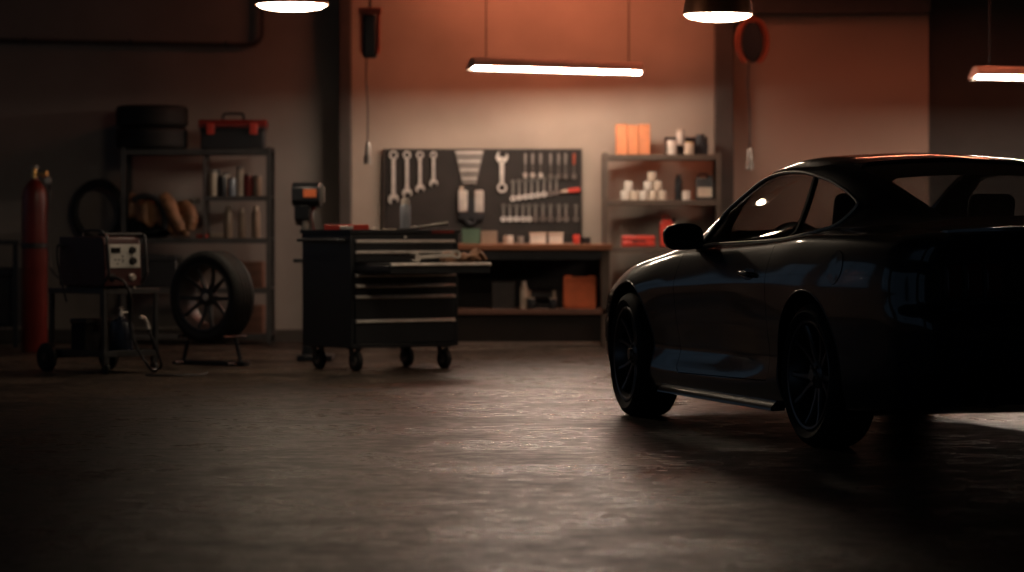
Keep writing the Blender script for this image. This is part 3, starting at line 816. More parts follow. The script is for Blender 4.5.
# things on top of the chest
ZT = TT-.012
def wrench_mb(L, w=.026, th=.007, jaw=True, ring=True):
    """combination spanner lying along +x, open jaw at x=0, ring at x=L"""
    m = MB()
    r1 = w*1.05; r0 = w*1.25
    m.prism([(r0*.75, -w*.46), (L-r1*.8, -w*.40), (L-r1*.8, w*.40), (r0*.75, w*.46)], -th*.5, th*.5)
    pts = []
    for a in np.linspace(math.radians(38), math.radians(322), 22): pts.append((r0*math.cos(a+PI-.25)*-1*-1, r0*math.sin(a+PI-.25)))
    inner = [(pts[-1][0]*.62, pts[-1][1]*.62), (r0*.25*math.cos(-.25), r0*.25*math.sin(-.25)), (pts[0][0]*.62, pts[0][1]*.62)]
    # jaw opening away from the shaft
    pp = [(r0*math.cos(a), r0*math.sin(a)) for a in np.linspace(-PI+.62-.25, PI-.62-.25, 22)]
    e0, e1 = pp[0], pp[-1]
    ang = -.25
    dx, dyv = math.cos(ang), math.sin(ang)
    inn = [(e1[0]+dx*r0*.85, e1[1]+dyv*r0*.85), (e0[0]+dx*r0*.85, e0[1]+dyv*r0*.85)]
    m.prism(pp+inn, -th*.7, th*.7)
    X = Matrix.Translation((L, 0, 0))
    m.lathe([(r1, -th*.7), (r1, th*.7), (r1*.58, th*.7), (r1*.58, -th*.7)], 20, X, closed=True)
    return m
t = thing('spray_can', 'grey aerosol can with a white cap on the tool chest top', 'spray can', TP(.735, .33, ZT), 0)
MB().lathe([(.039, 0), (.041, .006), (.041, .19), (.036, .205), (.03, .21), (0, .21)], 28).build('body', 'greycan', t)
MB().lathe([(.034, .205), (.034, .238), (.026, .254), (0, .256)], 24).build('cap', 'white', t)
# red socket case
t = thing('socket_case', 'flat red socket case lying open on the tool chest top', 'case', TP(.235, .40, ZT), TC-.6)
MB().box((-.17, -.09, 0), (.17, .09, .035)).build('base', 'redbright', t, bevel=.006)
m = MB(); m.prism([(-.09, .035), (.09, .035), (.09, .05), (-.09, .05)], -.17, .17, 'x'); m.build('lid', 'redbright', t, bevel=.004)
MB().box((-.05, -.105, .015), (.05, -.09, .04)).build('latch', 'steel', t, bevel=.003)
o = MB().lathe([(0, 0), (.022, 0), (.026, .012), (.02, .03), (0, .034)], 20).build('valve_cap', 'white', None); o.location = TP(.43, .30, ZT); tag(o, 'small white cap standing on the chest beside the red case', 'cap')
o = MB().box((-.055, -.022, 0), (.055, .022, .018)).build('whetstone', 'cream', None, bevel=.004); o.location = TP(.52, .24, ZT); o.rotation_euler = (0, 0, TC-.6); tag(o, 'pale flat stone lying beside the aerosol can on the chest', 'stone')
t = thing('ratchet', 'steel ratchet lying tilted across a black holder on the tool chest top', 'ratchet', TP(.77, .22, ZT+.03), TC-.55)
t.rotation_euler = (0, -.13, TC-.62)
m = MB(); m.tube([(-.02, 0, 0), (.1, 0, 0), (.12, 0, 0), (.24, 0, 0)], [.01, .009, .014, .016], 14); m.build('shaft', 'steel_dull', t)
MB().lathe([(.0, -.016), (.024, -.016), (.026, 0), (.024, .014), (0, .014)], 20, Matrix.Translation((-.03, 0, 0))).build('head', 'steel', t)
o = MB().prism([(-.09, 0), (.09, 0), (.07, .03), (-.09, .022)], -.03, .03, 'y').build('bit_holder', 'black', None, bevel=.004); o.location = TP(.70, .22, ZT); o.rotation_euler = (0, 0, TC-.6); tag(o, 'black bit holder under the ratchet on the tool chest', 'holder')
# things on the open drawer: spanner across the rim, gloves
zD = hs[2]
lin = MB()
t = thing('spanner', 'pale steel spanner lying in the open drawer of the tool chest', 'spanner', TP(.31, -.40, zD+.036), TC)
t.rotation_euler = (.9, -.07, TC-.25)
wm = wrench_mb(.33, .036, .016); wm.build('forging', 'steel', t)
t = thing('foam_liner', 'dark foam liner filling the open drawer of the tool chest', 'liner', TP(.06, -.44, hs[3]+.016), TC)
MB().box((0, 0, 0), (TW-.12, .46, zD-hs[3]-.02)).build('foam', 'canvas', t, bevel=.003)
gl = thing('work_glove', 'crumpled tan leather work glove lying in the open drawer', 'glove', TP(.84, -.32, zD+.0), TC)
m = MB(); vs = []; fs = []; nn = 16
for i, s in enumerate(np.linspace(0, 1, 12)):
    e = math.sin(PI*min(max(s, .04), .96))**.4
    for k in range(nn):
        a = 2*PI*k/nn
        vs.append((-.11+s*.20, .055*e*math.cos(a), .035+.035*e*math.sin(a)+.008*math.sin(11*s+2*a)))
for i in range(11):
    for k in range(nn): fs.append((i*nn+k, i*nn+(k+1) % nn, (i+1)*nn+(k+1) % nn, (i+1)*nn+k))
fs += [tuple(range(nn)), tuple(11*nn+k for k in range(nn))]
m.add(vs, fs); m.build('palm', 'skinleather', gl, angle=80)
for k, (yy, L, b) in enumerate(((-.04, .09, .05), (-.014, .10, .075), (.014, .095, .07), (.04, .08, .05))):
    MB().tube(spline([(.06, yy, .04), (.09, yy*1.15, .04+b*.7), (.12, yy*1.2, .035+b*.5), (.06+L, yy*1.25, .018)], 6), [.014]*18+[.010], 10).build('finger', 'skinleather', gl, angle=80)
MB().tube(spline([(-.03, -.045, .035), (.0, -.085, .05), (.04, -.095, .03), (.06, -.09, .016)], 6), .013, 10).build('thumb', 'skinleather', gl, angle=80)
MB().tube(spline([(-.105, 0, .035), (-.16, .01, .03), (-.21, .015, .022)], 5), [.045, .045, .045, .046, .048, .05, .05, .05, .048, .044, .04], 14).build('cuff', 'skinleather', gl, angle=80)

# ------------------------------------------------------------------ workbench
BY = 28.55
bx0, bx1 = PX(388, BY), PX(610, BY)
bz = PZ(244, BY)
wb = thing('workbench', 'long wooden workbench under the tool pegboard', 'workbench', (bx0, BY, 0))
BW = bx1-bx0
MB().box((-.02, -.03, bz-.055), (BW+.02, .715, bz)).build('worktop', 'wood', wb, bevel=.005)
for x in (0, BW-.075):
    for y in (.0, .6): MB().box((x, y, 0), (x+.075, y+.075, bz-.055)).build('leg', 'rack_brown', wb, bevel=.004)
m = MB(); m.box((.075, .02, bz-.14), (BW-.075, .045, bz-.055)); m.build('apron', 'darkmetal', wb)
sz_ = PZ(309, BY)
MB().box((.0, .0, sz_-.05), (BW, .66, sz_)).build('lower_shelf', 'wood_dark', wb, bevel=.004)
MB().box((.03, .675, .1), (BW-.03, .69, bz-.055)).build('back_panel', 'peg', wb)
MB().box((.08, .05, .05), (BW-.08, .07, sz_-.05)).build('kick_panel', 'peg', wb)
# under the bench
carton('storage_box', 'dark grey box on the lower shelf of the workbench nearest the tool chest', 'box', (PX(492, BY), BY+.12, sz_), (PX(515, BY), BY+.45, sz_+.235), 'rack')
can('bottle', 'slim pale bottle on the lower shelf of the workbench', 'bottle', PX(524, BY), BY+.1, sz_, .034, .25, 'cream', 'white', None, spray=True)
gr = thing('bench_grinder', 'black bench grinder with two pale wheels on the lower shelf of the workbench', 'grinder', (PX(542, BY), BY+.2, sz_))
m = MB(); m.box((-.07, -.08, 0), (.07, .08, .05)); m.cyl((-.09, 0, .115), (.09, 0, .115), .068, n=24); m.build('motor', 'black', gr, bevel=.006)
for s in (-1, 1):
    MB().cyl((s*.10, 0, .115), (s*.125, 0, .115), .062, n=28).build('grinding_wheel', 'cream', gr)
    MB().lathe([(.07, -.018), (.072, -.018), (.072, .018), (.07, .018)], 24, Matrix.Translation((s*.112, .012, .112)) @ Matrix.Rotation(PI/2, 4, 'Y'), closed=True).build('wheel_guard', 'black', gr)
for px, lb in ((531, 'small pale jar in front of the bench grinder toward the slim bottle'), (553, 'small pale jar in front of the bench grinder toward the orange crate')):
    XJ = None
    can('jar', lb, 'jar', PX(px, BY), BY+.07, sz_, .036, .1, 'black', 'cream', 'jars by the grinder')
oc = thing('orange_crate', 'orange plastic crate at the end of the workbench shelf', 'crate', (PX(580, BY), BY+.22, sz_))
cw = (PX(596, BY)-PX(565, BY))/2
m = MB(); m.box((-cw, -.16, 0), (cw, .16, .02))
for s in (-1, 1): m.box((s*cw-.008, -.16, .02), (s*cw+.008, .16, .285)); 
m.box((-cw, .145, .02), (cw, .16, .285)); m.box((-cw, -.16, .02), (cw, -.145, .25)); m.box((-cw, -.16, .25), (-cw*.55, -.145, .30)); m.box((cw*.55, -.16, .25), (cw, -.145, .30))
m.build('tub', 'orange', oc, bevel=.005)
m = MB()
for s in (-1, 1): m.box((-cw-.006, s*.16-.008, .26), (cw+.006, s*.16+.008, .285)) if s > 0 else None
m.build('rim', 'orange', oc, bevel=.003)
# on the bench
def benchbox(name, label, px0, px1, py0, Y, m, dep=.14, lid=None, cat='box'):
    return carton(name, label, cat, (PX(px0, Y), Y, bz), (PX(px1, Y), Y+dep, PZ(py0, Y)), m, lid=lid)
benchbox('storage_box', 'green box on the workbench beside the open drawer', 462, 480, 229, BY+.3, 'green', .18)
benchbox('storage_box', 'tan box on the workbench next to the green box', 481, 497, 231, BY+.3, 'beige', .14)
pz0 = bz+.004
for nm, lb, px, r, h, mm in (('jar', 'round white jar in front of the pegboard below the socket spanners', 508.5, .045, .075, 'white'), ('jar', 'grey jar next to the white jar on the workbench', 520.5, .03, .07, 'steel_dull')):
    can(nm, lb, 'jar', PX(px, BY+.52), BY+.52, bz, r, h, mm, mm, 'jars at the back of the workbench')
for px0, px1, lb in ((530, 546, 'wide white tub at the back of the workbench near the grey jar'), (549, 563, 'wide white tub at the back of the workbench near the red pot')):
    benchbox('tub', lb, px0, px1, 232.5, BY+.5, 'white', .11, lid='cream', cat='tub')
can('pot', 'small red pot at the back of the workbench', 'pot', PX(576.5, BY+.45), BY+.45, bz, .032, .085, 'redbright', 'redbright')
can('pot', 'small black pot beside the red pot on the workbench', 'pot', PX(586, BY+.45), BY+.45, bz, .045, .06, 'black', 'black')

# ------------------------------------------------------------------ pegboard
PYB = WY-.045
pb = thing('pegboard', 'dark tool pegboard on the wall above the workbench', 'pegboard', (PX(385, WY), PYB, PZ(242, WY)))
PW = PX(581, PYB)-PX(385, PYB); PH = PZ(150, PYB)-PZ(242, PYB)
MB().box((0, 0, 0), (PW, .02, PH)).build('board', 'peg', pb, bevel=.01)
m = MB()
for a, b in (((-.012, -.012, -.012), (PW+.012, .03, 0)), ((-.012, -.012, PH), (PW+.012, .03, PH+.012)), ((-.012, -.012, 0), (0, .03, PH)), ((PW, -.012, 0), (PW+.012, .03, PH))): m.box(a, b)
m.build('edging', 'column', pb)
hol = MB()
for i in range(46):
    for j in range(21):
        x, z = .03+i*.0395, .03+j*.0395
        if x < PW-.02 and z < PH-.02: hol.add([(x-.004, -.0006, z-.004), (x+.004, -.0006, z-.004), (x+.004, -.0006, z+.004), (x-.004, -.0006, z+.004)], [(0, 1, 2, 3)])
hol.build('holes', 'black', pb)
FY = PYB-.022     # plane in which tools hang
def hang(mbuild, px, py, ang=0.0):
    pass
ords = ['first', 'second', 'third', 'fourth', 'fifth', 'sixth', 'seventh', 'eighth', 'ninth', 'tenth', 'eleventh']
def hook(t, z):
    MB().tube([(0, .024, z), (0, -.012, z), (0, -.014, z+.008)], .003, 6).build('hook', 'darkmetal', t)
sizes = ['largest', 'second largest', 'third largest', 'smallest']
for k, (px, p0, p1, w) in enumerate(((393.5, 155, 199, .040), (407, 155, 193, .037), (420, 155, 188.5, .034), (433.5, 155, 183, .031))):
    zt_, zl = PZ(p0, FY), PZ(p1, FY)
    t = thing('combination_spanner', f'{sizes[k]} of the four steel spanners hanging at the left end of the pegboard', 'spanner', (PX(px, FY), FY, zl), 0, 'spanners on the pegboard')
    # jaw down, ring up
    wm = wrench_mb(zt_-zl, w, .012)
    wm.v = [tuple(Matrix.Rotation(-PI/2, 4, 'Y') @ Vector(p)) for p in wm.v]
    wm.v = [(p[1], p[0]*0+p[1]*0+(p[0]), p[2]) if False else (p[1], p[0], p[2]) for p in wm.v]
    wm.build('forging', 'steel', t)
    hook(t, zt_-zl+.004)
t = thing('adjustable_spanner', 'single steel adjustable spanner hanging jaw up in the middle of the pegboard', 'spanner', (PX(502, FY), FY, PZ(157, FY)))
wm = wrench_mb(.29, .046, .014); wm.v = [(p[1], p[2], -p[0]) for p in wm.v]; wm.build('forging', 'steel', t)
MB().cyl((-.012, -.004, -.035), (.012, -.004, -.035), .012, n=12).build('thumb_wheel', 'steel_dull', t)
# tapered ribbed rack
xm = PX(469, FY)
t = thing('blade_rack', 'tapered grey ribbed blade rack at the top middle of the pegboard', 'rack', (xm, FY+.02, PZ(185, FY)))
zt_ = PZ(150.5, FY)-PZ(185, FY)
MB().prism([(-.065, 0), (.065, 0), (.14, zt_), (-.14, zt_)], -.012, 0, 'y').build('plate', 'steel_dull', t, bevel=.003)
for k in range(8):
    z = zt_*(k+.5)/8; hw = .065+(.075)*z/zt_
    MB().box((-hw+.008, -.03, z-.011), (hw-.008, -.012, z+.011)).build('blade', 'steel' if k % 2 else 'steel_dull', t, bevel=.003)
t = thing('spring_clamp', 'ribbed grey spring clamp with black jaws hanging below the blade rack', 'clamp', (xm+.02, FY+.005, PZ(222, FY)))
for s in (-1, 1):
    m = MB()
    m.box((s*.035, -.03, .09), (s*.115, .01, .30))
    for k in range(6): m.box((s*.033, -.042, .1+k*.034), (s*.12, .01, .1+k*.034+.02))
    m.build('grip', 'steel', t, bevel=.003)
m = MB(); m.tube([(.045*math.cos(a), -.02, .03+.05*math.sin(a)) for a in np.linspace(PI, 2*PI, 14)], .022, 10); m.box((-.033, -.04, .05), (.033, .0, .22)); m.build('jaw', 'black', t, bevel=.004)
MB().box((-.12, -.035, .02), (.12, .01, .085)).build('crossbar', 'black', t, bevel=.01)
MB().box((-.11, -.03, .302), (-.07, .01, .335)).build('stop', 'cream', t, bevel=.005)
# screwdriver row
def driver(px, p0, p1, label, group, hm, tm, rr=.016):
    zt_, zl = PZ(p0, FY), PZ(p1, FY); L = zt_-zl
    t = thing('nut_driver', label, 'screwdriver', (PX(px, FY), FY, zl), 0, group)
    MB().lathe([(0, L), (rr*.9, L-.004), (rr, L-.02), (rr*.85, L*.62), (rr*.95, L*.58), (rr*.6, L*.54), (0, L*.54)], 14).build('grip', hm, t)
    MB().cyl((0, 0, .03), (0, 0, L*.56), .006, n=10).build('shaft', 'steel_dull', t)
    MB().lathe([(0, .0), (.021, .0), (.023, .006), (.023, .04), (.012, .05), (0, .05)], 14).build('socket', tm, t)
    return t
xs = [525, 532.5, 540.5, 550.5, 558.5, 565.5, 574]
for k, px in enumerate(xs):
    driver(px, 153, 178 if k < 3 else 179, f'{ords[k]} nut driver from the left in the top row of the pegboard' if k < 6 else 'reddish nut driver at the right end of the top row of the pegboard', 'nut drivers in the top row',
           'steel_dull' if k < 6 else 'orange_paint', 'steel' if k < 3 else 'steel_dull')
def ring_spanner(px, p0, p1, label, group, bright, row):
    zt_, zl = PZ(p0, FY), PZ(p1, FY); L = zt_-zl
    t = thing('ring_spanner', label, 'spanner', (PX(px, FY), FY, zl), 0, group)
    m = MB(); m.box((-.009, -.004, .03), (.009, .004, L-.012)); m.lathe([(.02, -.006), (.02, .006), (.011, .006), (.011, -.006)], 16, Matrix.Translation((0, 0, L)) @ Matrix.Rotation(PI/2, 4, 'X'), closed=True)
    m.build('shank', 'steel_dull', t)
    MB().lathe([(.025, -.008), (.025, .008), (.02, .011), (.014, .008), (.014, -.008)], 20, Matrix.Rotation(PI/2, 4, 'X'), closed=True).build('ring', 'ring_glint' if bright else 'steel_dull', t)
    hook(t, L)
for k in range(8):
    px = 513+k*6.2
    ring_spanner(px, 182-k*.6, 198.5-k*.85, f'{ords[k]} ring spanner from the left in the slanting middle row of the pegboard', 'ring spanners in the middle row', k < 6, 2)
x3 = [503.5, 510, 516.5, 523, 529, 535.5, 543, 550.5, 559, 566, 576]
for k, px in enumerate(x3):
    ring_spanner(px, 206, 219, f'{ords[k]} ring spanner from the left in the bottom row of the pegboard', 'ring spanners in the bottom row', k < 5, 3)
t = thing('utility_knife', 'bright red handled knife lying across the hooks at the right edge of the pegboard', 'knife', (PX(570, FY), FY-.01, PZ(190.5, FY)))
t.rotation_euler = (0, -.1, 0)
MB().prism([(-.02, -.018), (.09, -.022), (.1, 0), (.09, .022), (-.02, .018)], -.012, .012, 'y').build('handle', 'redbright', t, bevel=.005)
MB().prism([(-.1, -.01), (-.02, -.016), (-.02, .016), (-.07, .014)], -.008, .008, 'y').build('blade', 'cream', t, bevel=.002)

# ------------------------------------------------------------------ right rack contents
Yc = RY+.13
for k, (a, b, lb) in enumerate(((616, 627, 'orange upright box on the top rack shelf nearest the pegboard'), (627.6, 638.2, 'orange upright box between two others on the top rack shelf'), (638.8, 650, 'orange upright box on the top rack shelf nearest the white cans'))):
    carton('file_box', lb, 'box', (PX(a, Yc), Yc-.05, rz_[0]), (PX(b, Yc), Yc+.2, PZ(124.5+(k == 1)*1.0, Yc)), 'orange_card', group='orange boxes on the top shelf', bevel=.005)
bx = thing('parts_bin', 'low black parts bin on the top shelf of the bronze rack', 'bin', (PX(687, Yc), Yc+.1, rz_[0]))
m = MB(); w2 = .19; m.box((-w2, -.12, 0), (w2, .12, .012)); m.box((-w2, .108, .012), (w2, .12, .17)); m.box((-w2, -.12, .012), (w2, -.108, .09))
for s in (-1, 1): m.prism([(-.12, .012), (.12, .012), (.12, .17), (.0, .17), (-.12, .09)], s*w2-.006, s*w2+.006, 'x')
m.build('tray', 'black', bx, bevel=.004)
can('can', 'white can on the top rack shelf in front of the black bin', 'can', PX(672, RY+.06), RY+.06, rz_[0], .047, .135, 'white', 'white', 'white cans on the top shelf')
can('can', 'small pale can sitting high in the black bin', 'can', PX(680.5, Yc+.06), Yc+.06, rz_[0]+.012, .038, .225, 'white', 'cream', 'white cans on the top shelf')
can('can', 'cream can with a yellowish lid in front of the black bin', 'can', PX(689, RY+.055), RY+.055, rz_[0], .045, .12, 'cream', 'brass', 'white cans on the top shelf')
can('jar', 'black jar in the black bin at its end toward the column', 'jar', PX(700, Yc+.05), Yc+.05, rz_[0]+.012, .042, .18, 'black', 'darkmetal')
# stacked cans
r, hh = .041, .088
zz = rz_[1]
stack = [(625, 0, 'first'), (634.3, 0, 'second'), (643.6, 0, 'third'), (652.9, 0, 'fourth'), (662.2, 0, 'fifth')]
for px, lv, nm in stack:
    can('paper_can', f'{nm} white can from the left in the bottom row of the can pyramid', 'can', PX(px, RY+.14), RY+.14, zz, r, hh, 'white' if nm in ('first', 'third') else 'cream', 'white', 'white cans in the pyramid')
for px, lb in ((628.6, 'white can on top of the first two cans of the pyramid'), (648, 'white can in the second level of the pyramid under the topmost can'), (657.5, 'white can in the second level of the pyramid at its right end')):
    can('paper_can', lb, 'can', PX(px, RY+.14), RY+.14, zz+hh, r, hh, 'cream' if px > 650 else 'white', 'white', 'white cans in the pyramid')
can('paper_can', 'topmost white can of the pyramid on the bronze rack', 'can', PX(652, RY+.14), RY+.14, zz+2*hh, r, hh, 'cream', 'white', 'white cans in the pyramid')
can('jar', 'small white jar beside the can pyramid', 'jar', PX(686.5, RY+.1), RY+.1, zz, .042, .085, 'white', 'white')
can('bottle', 'tall dark bottle behind the small white jar', 'bottle', PX(678.5, RY+.25), RY+.25, zz, .035, .24, 'black', 'black', spray=True)
jc = thing('jerry_can', 'dark grey square can with a pale label on the middle shelf', 'can', (PX(705.5, RY), RY+.2, zz))
w2 = (PX(714, RY)-PX(697, RY))/2
MB().box((-w2, -.09, 0), (w2, .09, .2)).build('body', 'rack', jc, bevel=.012)
MB().box((-w2*.85, -.0935, .03), (w2*.85, -.0905, .12)).build('paper_label', 'cream', jc)
MB().tube(spline([(-w2*.7, 0, .2), (-w2*.6, 0, .24), (w2*.3, 0, .24), (w2*.4, 0, .2)], 5), .01, 8).build('handle', 'black', jc)
MB().cyl((w2*.7, 0, .2), (w2*.7, 0, .225), .02).build('cap', 'black', jc)
rc = thing('power_tool_case', 'flat red tool case lying on the third shelf of the bronze rack', 'case', (PX(639, RY), RY+.2, rz_[2]))
w2 = (PX(655.5, RY)-PX(622, RY))/2
MB().box((-w2, -.14, 0), (w2, .14, .055)).build('base', 'redbright', rc, bevel=.012)
MB().box((-w2, -.14, .058), (w2, .14, .105)).build('lid', 'redbright', rc, bevel=.012)
MB().tube(spline([(-.05, -.138, .055), (-.05, -.17, .055), (.05, -.17, .055), (.05, -.138, .055)], 4), .009, 8).build('handle', 'black', rc)
fc = thing('fuel_can', 'upright red fuel can on the third shelf behind the car mirror', 'can', (PX(668.5, RY), RY+.2, rz_[2]))
w2 = (PX(676.5, RY)-PX(661, RY))/2
MB().prism([(-w2, 0), (w2, 0), (w2, .2), (w2*.3, .255), (-w2*.6, .255), (-w2, .22)], -.1, .1, 'y').build('body', 'redbright', fc, bevel=.014)
MB().tube(spline([(-w2*.5, 0, .25), (-w2*.5, 0, .285), (w2*.2, 0, .285), (w2*.25, 0, .25)], 4), .009, 8).build('handle', 'redbright', fc)
MB().tube([(w2*.62, 0, .215), (w2*.95, 0, .265)], .015, 10).build('spout', 'black', fc)
carton('storage_box', 'dark brown carton on the fourth shelf of the bronze rack', 'box', (PX(625, RY), RY+.08, rz_[3]), (PX(652, RY), RY+.4, rz_[3]+.22), 'wood_dark')

#CAR-BEGIN
# ------------------------------------------------------------------ the car
CA = math.radians(17.1)
car = thing('car', 'dark navy two-door fastback car with gloss black wheels parked on the concrete floor', 'car', (2.353, 15.865, 0), PI/2+CA)
WR, WB = .352, 2.72          # wheel radius, wheelbase
ROWS = [
 # underside centre
 ([(-1.14,0,.25),(-.8,0,.20),(0,0,.16),(2.72,0,.16),(3.3,0,.18),(3.56,0,.24)]),
 ([(-1.14,.70,.25),(-.8,.80,.20),(0,.86,.16),(2.72,.86,.16),(3.3,.78,.18),(3.56,.42,.24)]),
 ([(-1.14,.755,.28),(-.9,.84,.235),(0,.905,.19),(1.3,.905,.178),(2.72,.905,.18),(3.3,.82,.2),(3.56,.47,.27)]),
 ([(-1.14,.79,.40),(-.9,.885,.36),(0,.945,.32),(1.0,.932,.28),(2.0,.928,.28),(2.72,.945,.30),(3.3,.86,.32),(3.56,.53,.36)]),
 ([(-1.14,.81,.54),(-.9,.905,.50),(0,.952,.46),(.6,.925,.43),(1.36,.888,.41),(2.1,.893,.41),(2.72,.945,.43),(3.3,.87,.44),(3.56,.56,.46)]),
 ([(-1.14,.82,.70),(-.9,.915,.67),(0,.966,.64),(.6,.945,.61),(1.36,.912,.58),(2.1,.915,.58),(2.72,.955,.60),(3.3,.865,.58),(3.56,.57,.57)]),
 ([(-1.14,.815,.86),(-.9,.91,.855),(0,.962,.845),(.6,.95,.82),(1.36,.93,.785),(2.1,.928,.765),(2.72,.945,.74),(3.3,.85,.68),(3.56,.55,.65)]),
 ([(-1.14,.775,.985),(-.9,.86,1.005),(-.3,.90,1.025),(.1,.905,1.02),(.6,.893,.985),(1.36,.885,.945),(2.0,.872,.925),(2.72,.86,.868),(3.3,.77,.765),(3.56,.49,.70)]),
 ([(-1.14,.70,1.045),(-.9,.73,1.06),(-.5,.735,1.08),(0,.78,1.085),(.6,.808,1.05),(1.36,.822,1.01),(2.0,.81,.985),(2.4,.76,.945),(2.72,.72,.912),(3.3,.61,.81),(3.56,.38,.735)]),
 ([(-1.14,.58,1.055),(-.9,.60,1.075),(-.6,.63,1.11),(-.3,.65,1.15),(0,.685,1.20),(.6,.715,1.215),(1.2,.735,1.205),(1.6,.738,1.165),(1.9,.722,1.09),(2.1,.69,1.008),(2.4,.60,.962),(2.72,.56,.925),(3.3,.47,.825),(3.56,.30,.748)]),
 ([(-1.14,.44,1.062),(-.9,.45,1.083),(-.65,.545,1.118),(-.3,.575,1.215),(0,.60,1.295),(.3,.615,1.355),(.6,.62,1.385),(1.0,.612,1.388),(1.3,.605,1.368),(1.6,.60,1.298),(1.8,.592,1.212),(2.0,.57,1.098),(2.2,.53,1.00),(2.4,.45,.975),(2.72,.4,.94),(3.3,.33,.84),(3.56,.21,.758)]),
 ([(-1.14,.25,1.067),(-.9,.25,1.09),(-.65,.42,1.128),(-.3,.45,1.238),(0,.465,1.335),(.3,.465,1.405),(.6,.455,1.437),(1.0,.445,1.447),(1.3,.44,1.43),(1.6,.44,1.352),(1.8,.44,1.266),(2.0,.43,1.152),(2.2,.38,1.035),(2.4,.28,.995),(2.72,.2,.955),(3.3,.16,.85),(3.56,.11,.766)]),
 ([(-1.14,0,1.07),(-.9,0,1.095),(-.65,0,1.14),(-.3,0,1.252),(0,0,1.355),(.3,0,1.428),(.6,0,1.463),(1.0,0,1.473),(1.3,0,1.458),(1.6,0,1.378),(1.8,0,1.295),(2.0,0,1.183),(2.2,0,1.065),(2.4,0,1.01),(2.72,0,.967),(3.3,0,.86),(3.56,0,.772)]),
]
def pchip(xs, ys):
    xs = np.array(xs, float); ys = np.array(ys, float)
    h = np.diff(xs); d = np.diff(ys)/h
    n = len(xs); m = np.zeros(n)
    m[0] = d[0]; m[-1] = d[-1]
    for i in range(1, n-1):
        if d[i-1]*d[i] <= 0: m[i] = 0
        else:
            w1 = 2*h[i]+h[i-1]; w2 = h[i]+2*h[i-1]
            m[i] = (w1+w2)/(w1/d[i-1]+w2/d[i])
    def f(x):
        i = int(min(max(np.searchsorted(xs, x)-1, 0), n-2))
        t = (x-xs[i])/h[i]
        t = min(max(t, 0), 1)
        a = 2*t**3-3*t*t+1; b = t**3-2*t*t+t; c = -2*t**3+3*t*t; e = t**3-t*t
        return a*ys[i]+b*h[i]*m[i]+c*ys[i+1]+e*h[i]*m[i+1]
    return f
RV = [pchip([p[0] for p in r], [p[1] for p in r]) for r in ROWS]
RWf = [pchip([p[0] for p in r], [p[2] for p in r]) for r in ROWS]
def section(u, nsub=6):
    k = [np.array((RV[i](u), RWf[i](u))) for i in range(13)]
    out = []
    for i in range(12):
        # symmetric continuation past the centre line at the roof
        p0 = k[i-1] if i > 0 else k[0]*[-1, 1]
        p3 = k[i+2] if i < 11 else k[11]*[-1, 1]
        p1, p2 = k[i], k[i+1]
        if i == 1: p0 = p1
        if i == 0: p3 = p2
        ns = 3 if i == 0 else nsub
        for q in range(ns):
            t = q/ns
            m1 = (p2-p0)*.5*(.7); m2 = (p3-p1)*.5*(.7)
            L = np.linalg.norm(p2-p1)
            for mm in (m1, m2):
                l = np.linalg.norm(mm)
                if l > L*1.1: mm *= L*1.1/l
            out.append((2*t**3-3*t*t+1)*p1+(t**3-2*t*t+t)*m1+(-2*t**3+3*t*t)*p2+(t**3-t*t)*m2)
    out.append(k[12])
    return np.array(out)
SECC = {}
def sec(u):
    u = round(u, 4)
    if u not in SECC: SECC[u] = section(u)
    return SECC[u]
def surf_v(u, w):
    """half width of the body side at height w"""
    s = sec(u)
    best = None
    for i in range(3, len(s)-1):
        a, b = s[i], s[i+1]
        if (a[1]-w)*(b[1]-w) <= 0 and abs(a[1]-b[1]) > 1e-9:
            t = (w-a[1])/(b[1]-a[1]); best = a[0]+t*(b[0]-a[0])
            if i > 30: break
    return best if best is not None else s[-1][0]
def surf_w(u, v):
    """height of the upper skin at half width v"""
    s = sec(u); v = abs(v)
    for i in range(len(s)-1, 10, -1):
        a, b = s[i-1], s[i]
        if (a[0]-v)*(b[0]-v) <= 0 and abs(a[0]-b[0]) > 1e-9:
            t = (v-a[0])/(b[0]-a[0]); return a[1]+t*(b[1]-a[1])
    return s[-1][1]
def tail_shift(u, w):
    k = min(max((-.72-u)/.42, 0), 1); k = k*k*(3-2*k)
    prof = np.interp(w, [.24, .40, .58, .66, .72, .92, .98, 1.04, 1.08], [.06, -.02, -.035, -.02, .045, .055, .03, -.03, -.04])
    return k*prof
us = list(np.linspace(-1.14, 3.56, 104))
rings = []
for u in [-1.14]+us+[3.56]:
    rings.append((u, sec(u).copy()))
c0 = rings[0][1]; c0[:, 0] *= .965; c0[:, 1] = .65+(c0[:, 1]-.65)*.985; rings[0] = (-1.165, c0)
c1 = rings[-1][1]; c1[:, 0] *= .90; c1[:, 1] = .5+(c1[:, 1]-.5)*.93; rings[-1] = (3.585, c1)
HN = len(rings[0][1])
m = MB(); vs = []; fs = []
RN = 2*HN-2
for u, s in rings:
    for v, w in s: vs.append((u+tail_shift(u, w), v, w))
    for v, w in s[HN-2:0:-1]: vs.append((u+tail_shift(u, w), -v, w))
for i in range(len(rings)-1):
    for k in range(RN):
        q = (k+1) % RN
        fs.append((i*RN+k, (i+1)*RN+k, (i+1)*RN+q, i*RN+q))
for base in (0, (len(rings)-1)*RN):
    for k in range(HN-1):
        a, b = base+k, base+k+1
        a2, b2 = base+(RN-k) % RN, base+(RN-k-1) % RN
        f = [a, b, b2, a2]; f = list(dict.fromkeys(f))
        if len(f) > 2: fs.append(tuple(f))
m.add(vs, fs)
body_me = m.mesh('car_body')
def evaluated(o):
    dg = bpy.context.evaluated_depsgraph_get()
    return bpy.data.meshes.new_from_object(o.evaluated_get(dg))
def temp(me):
    o = bpy.data.objects.new('tmp', me); COL.objects.link(o); return o
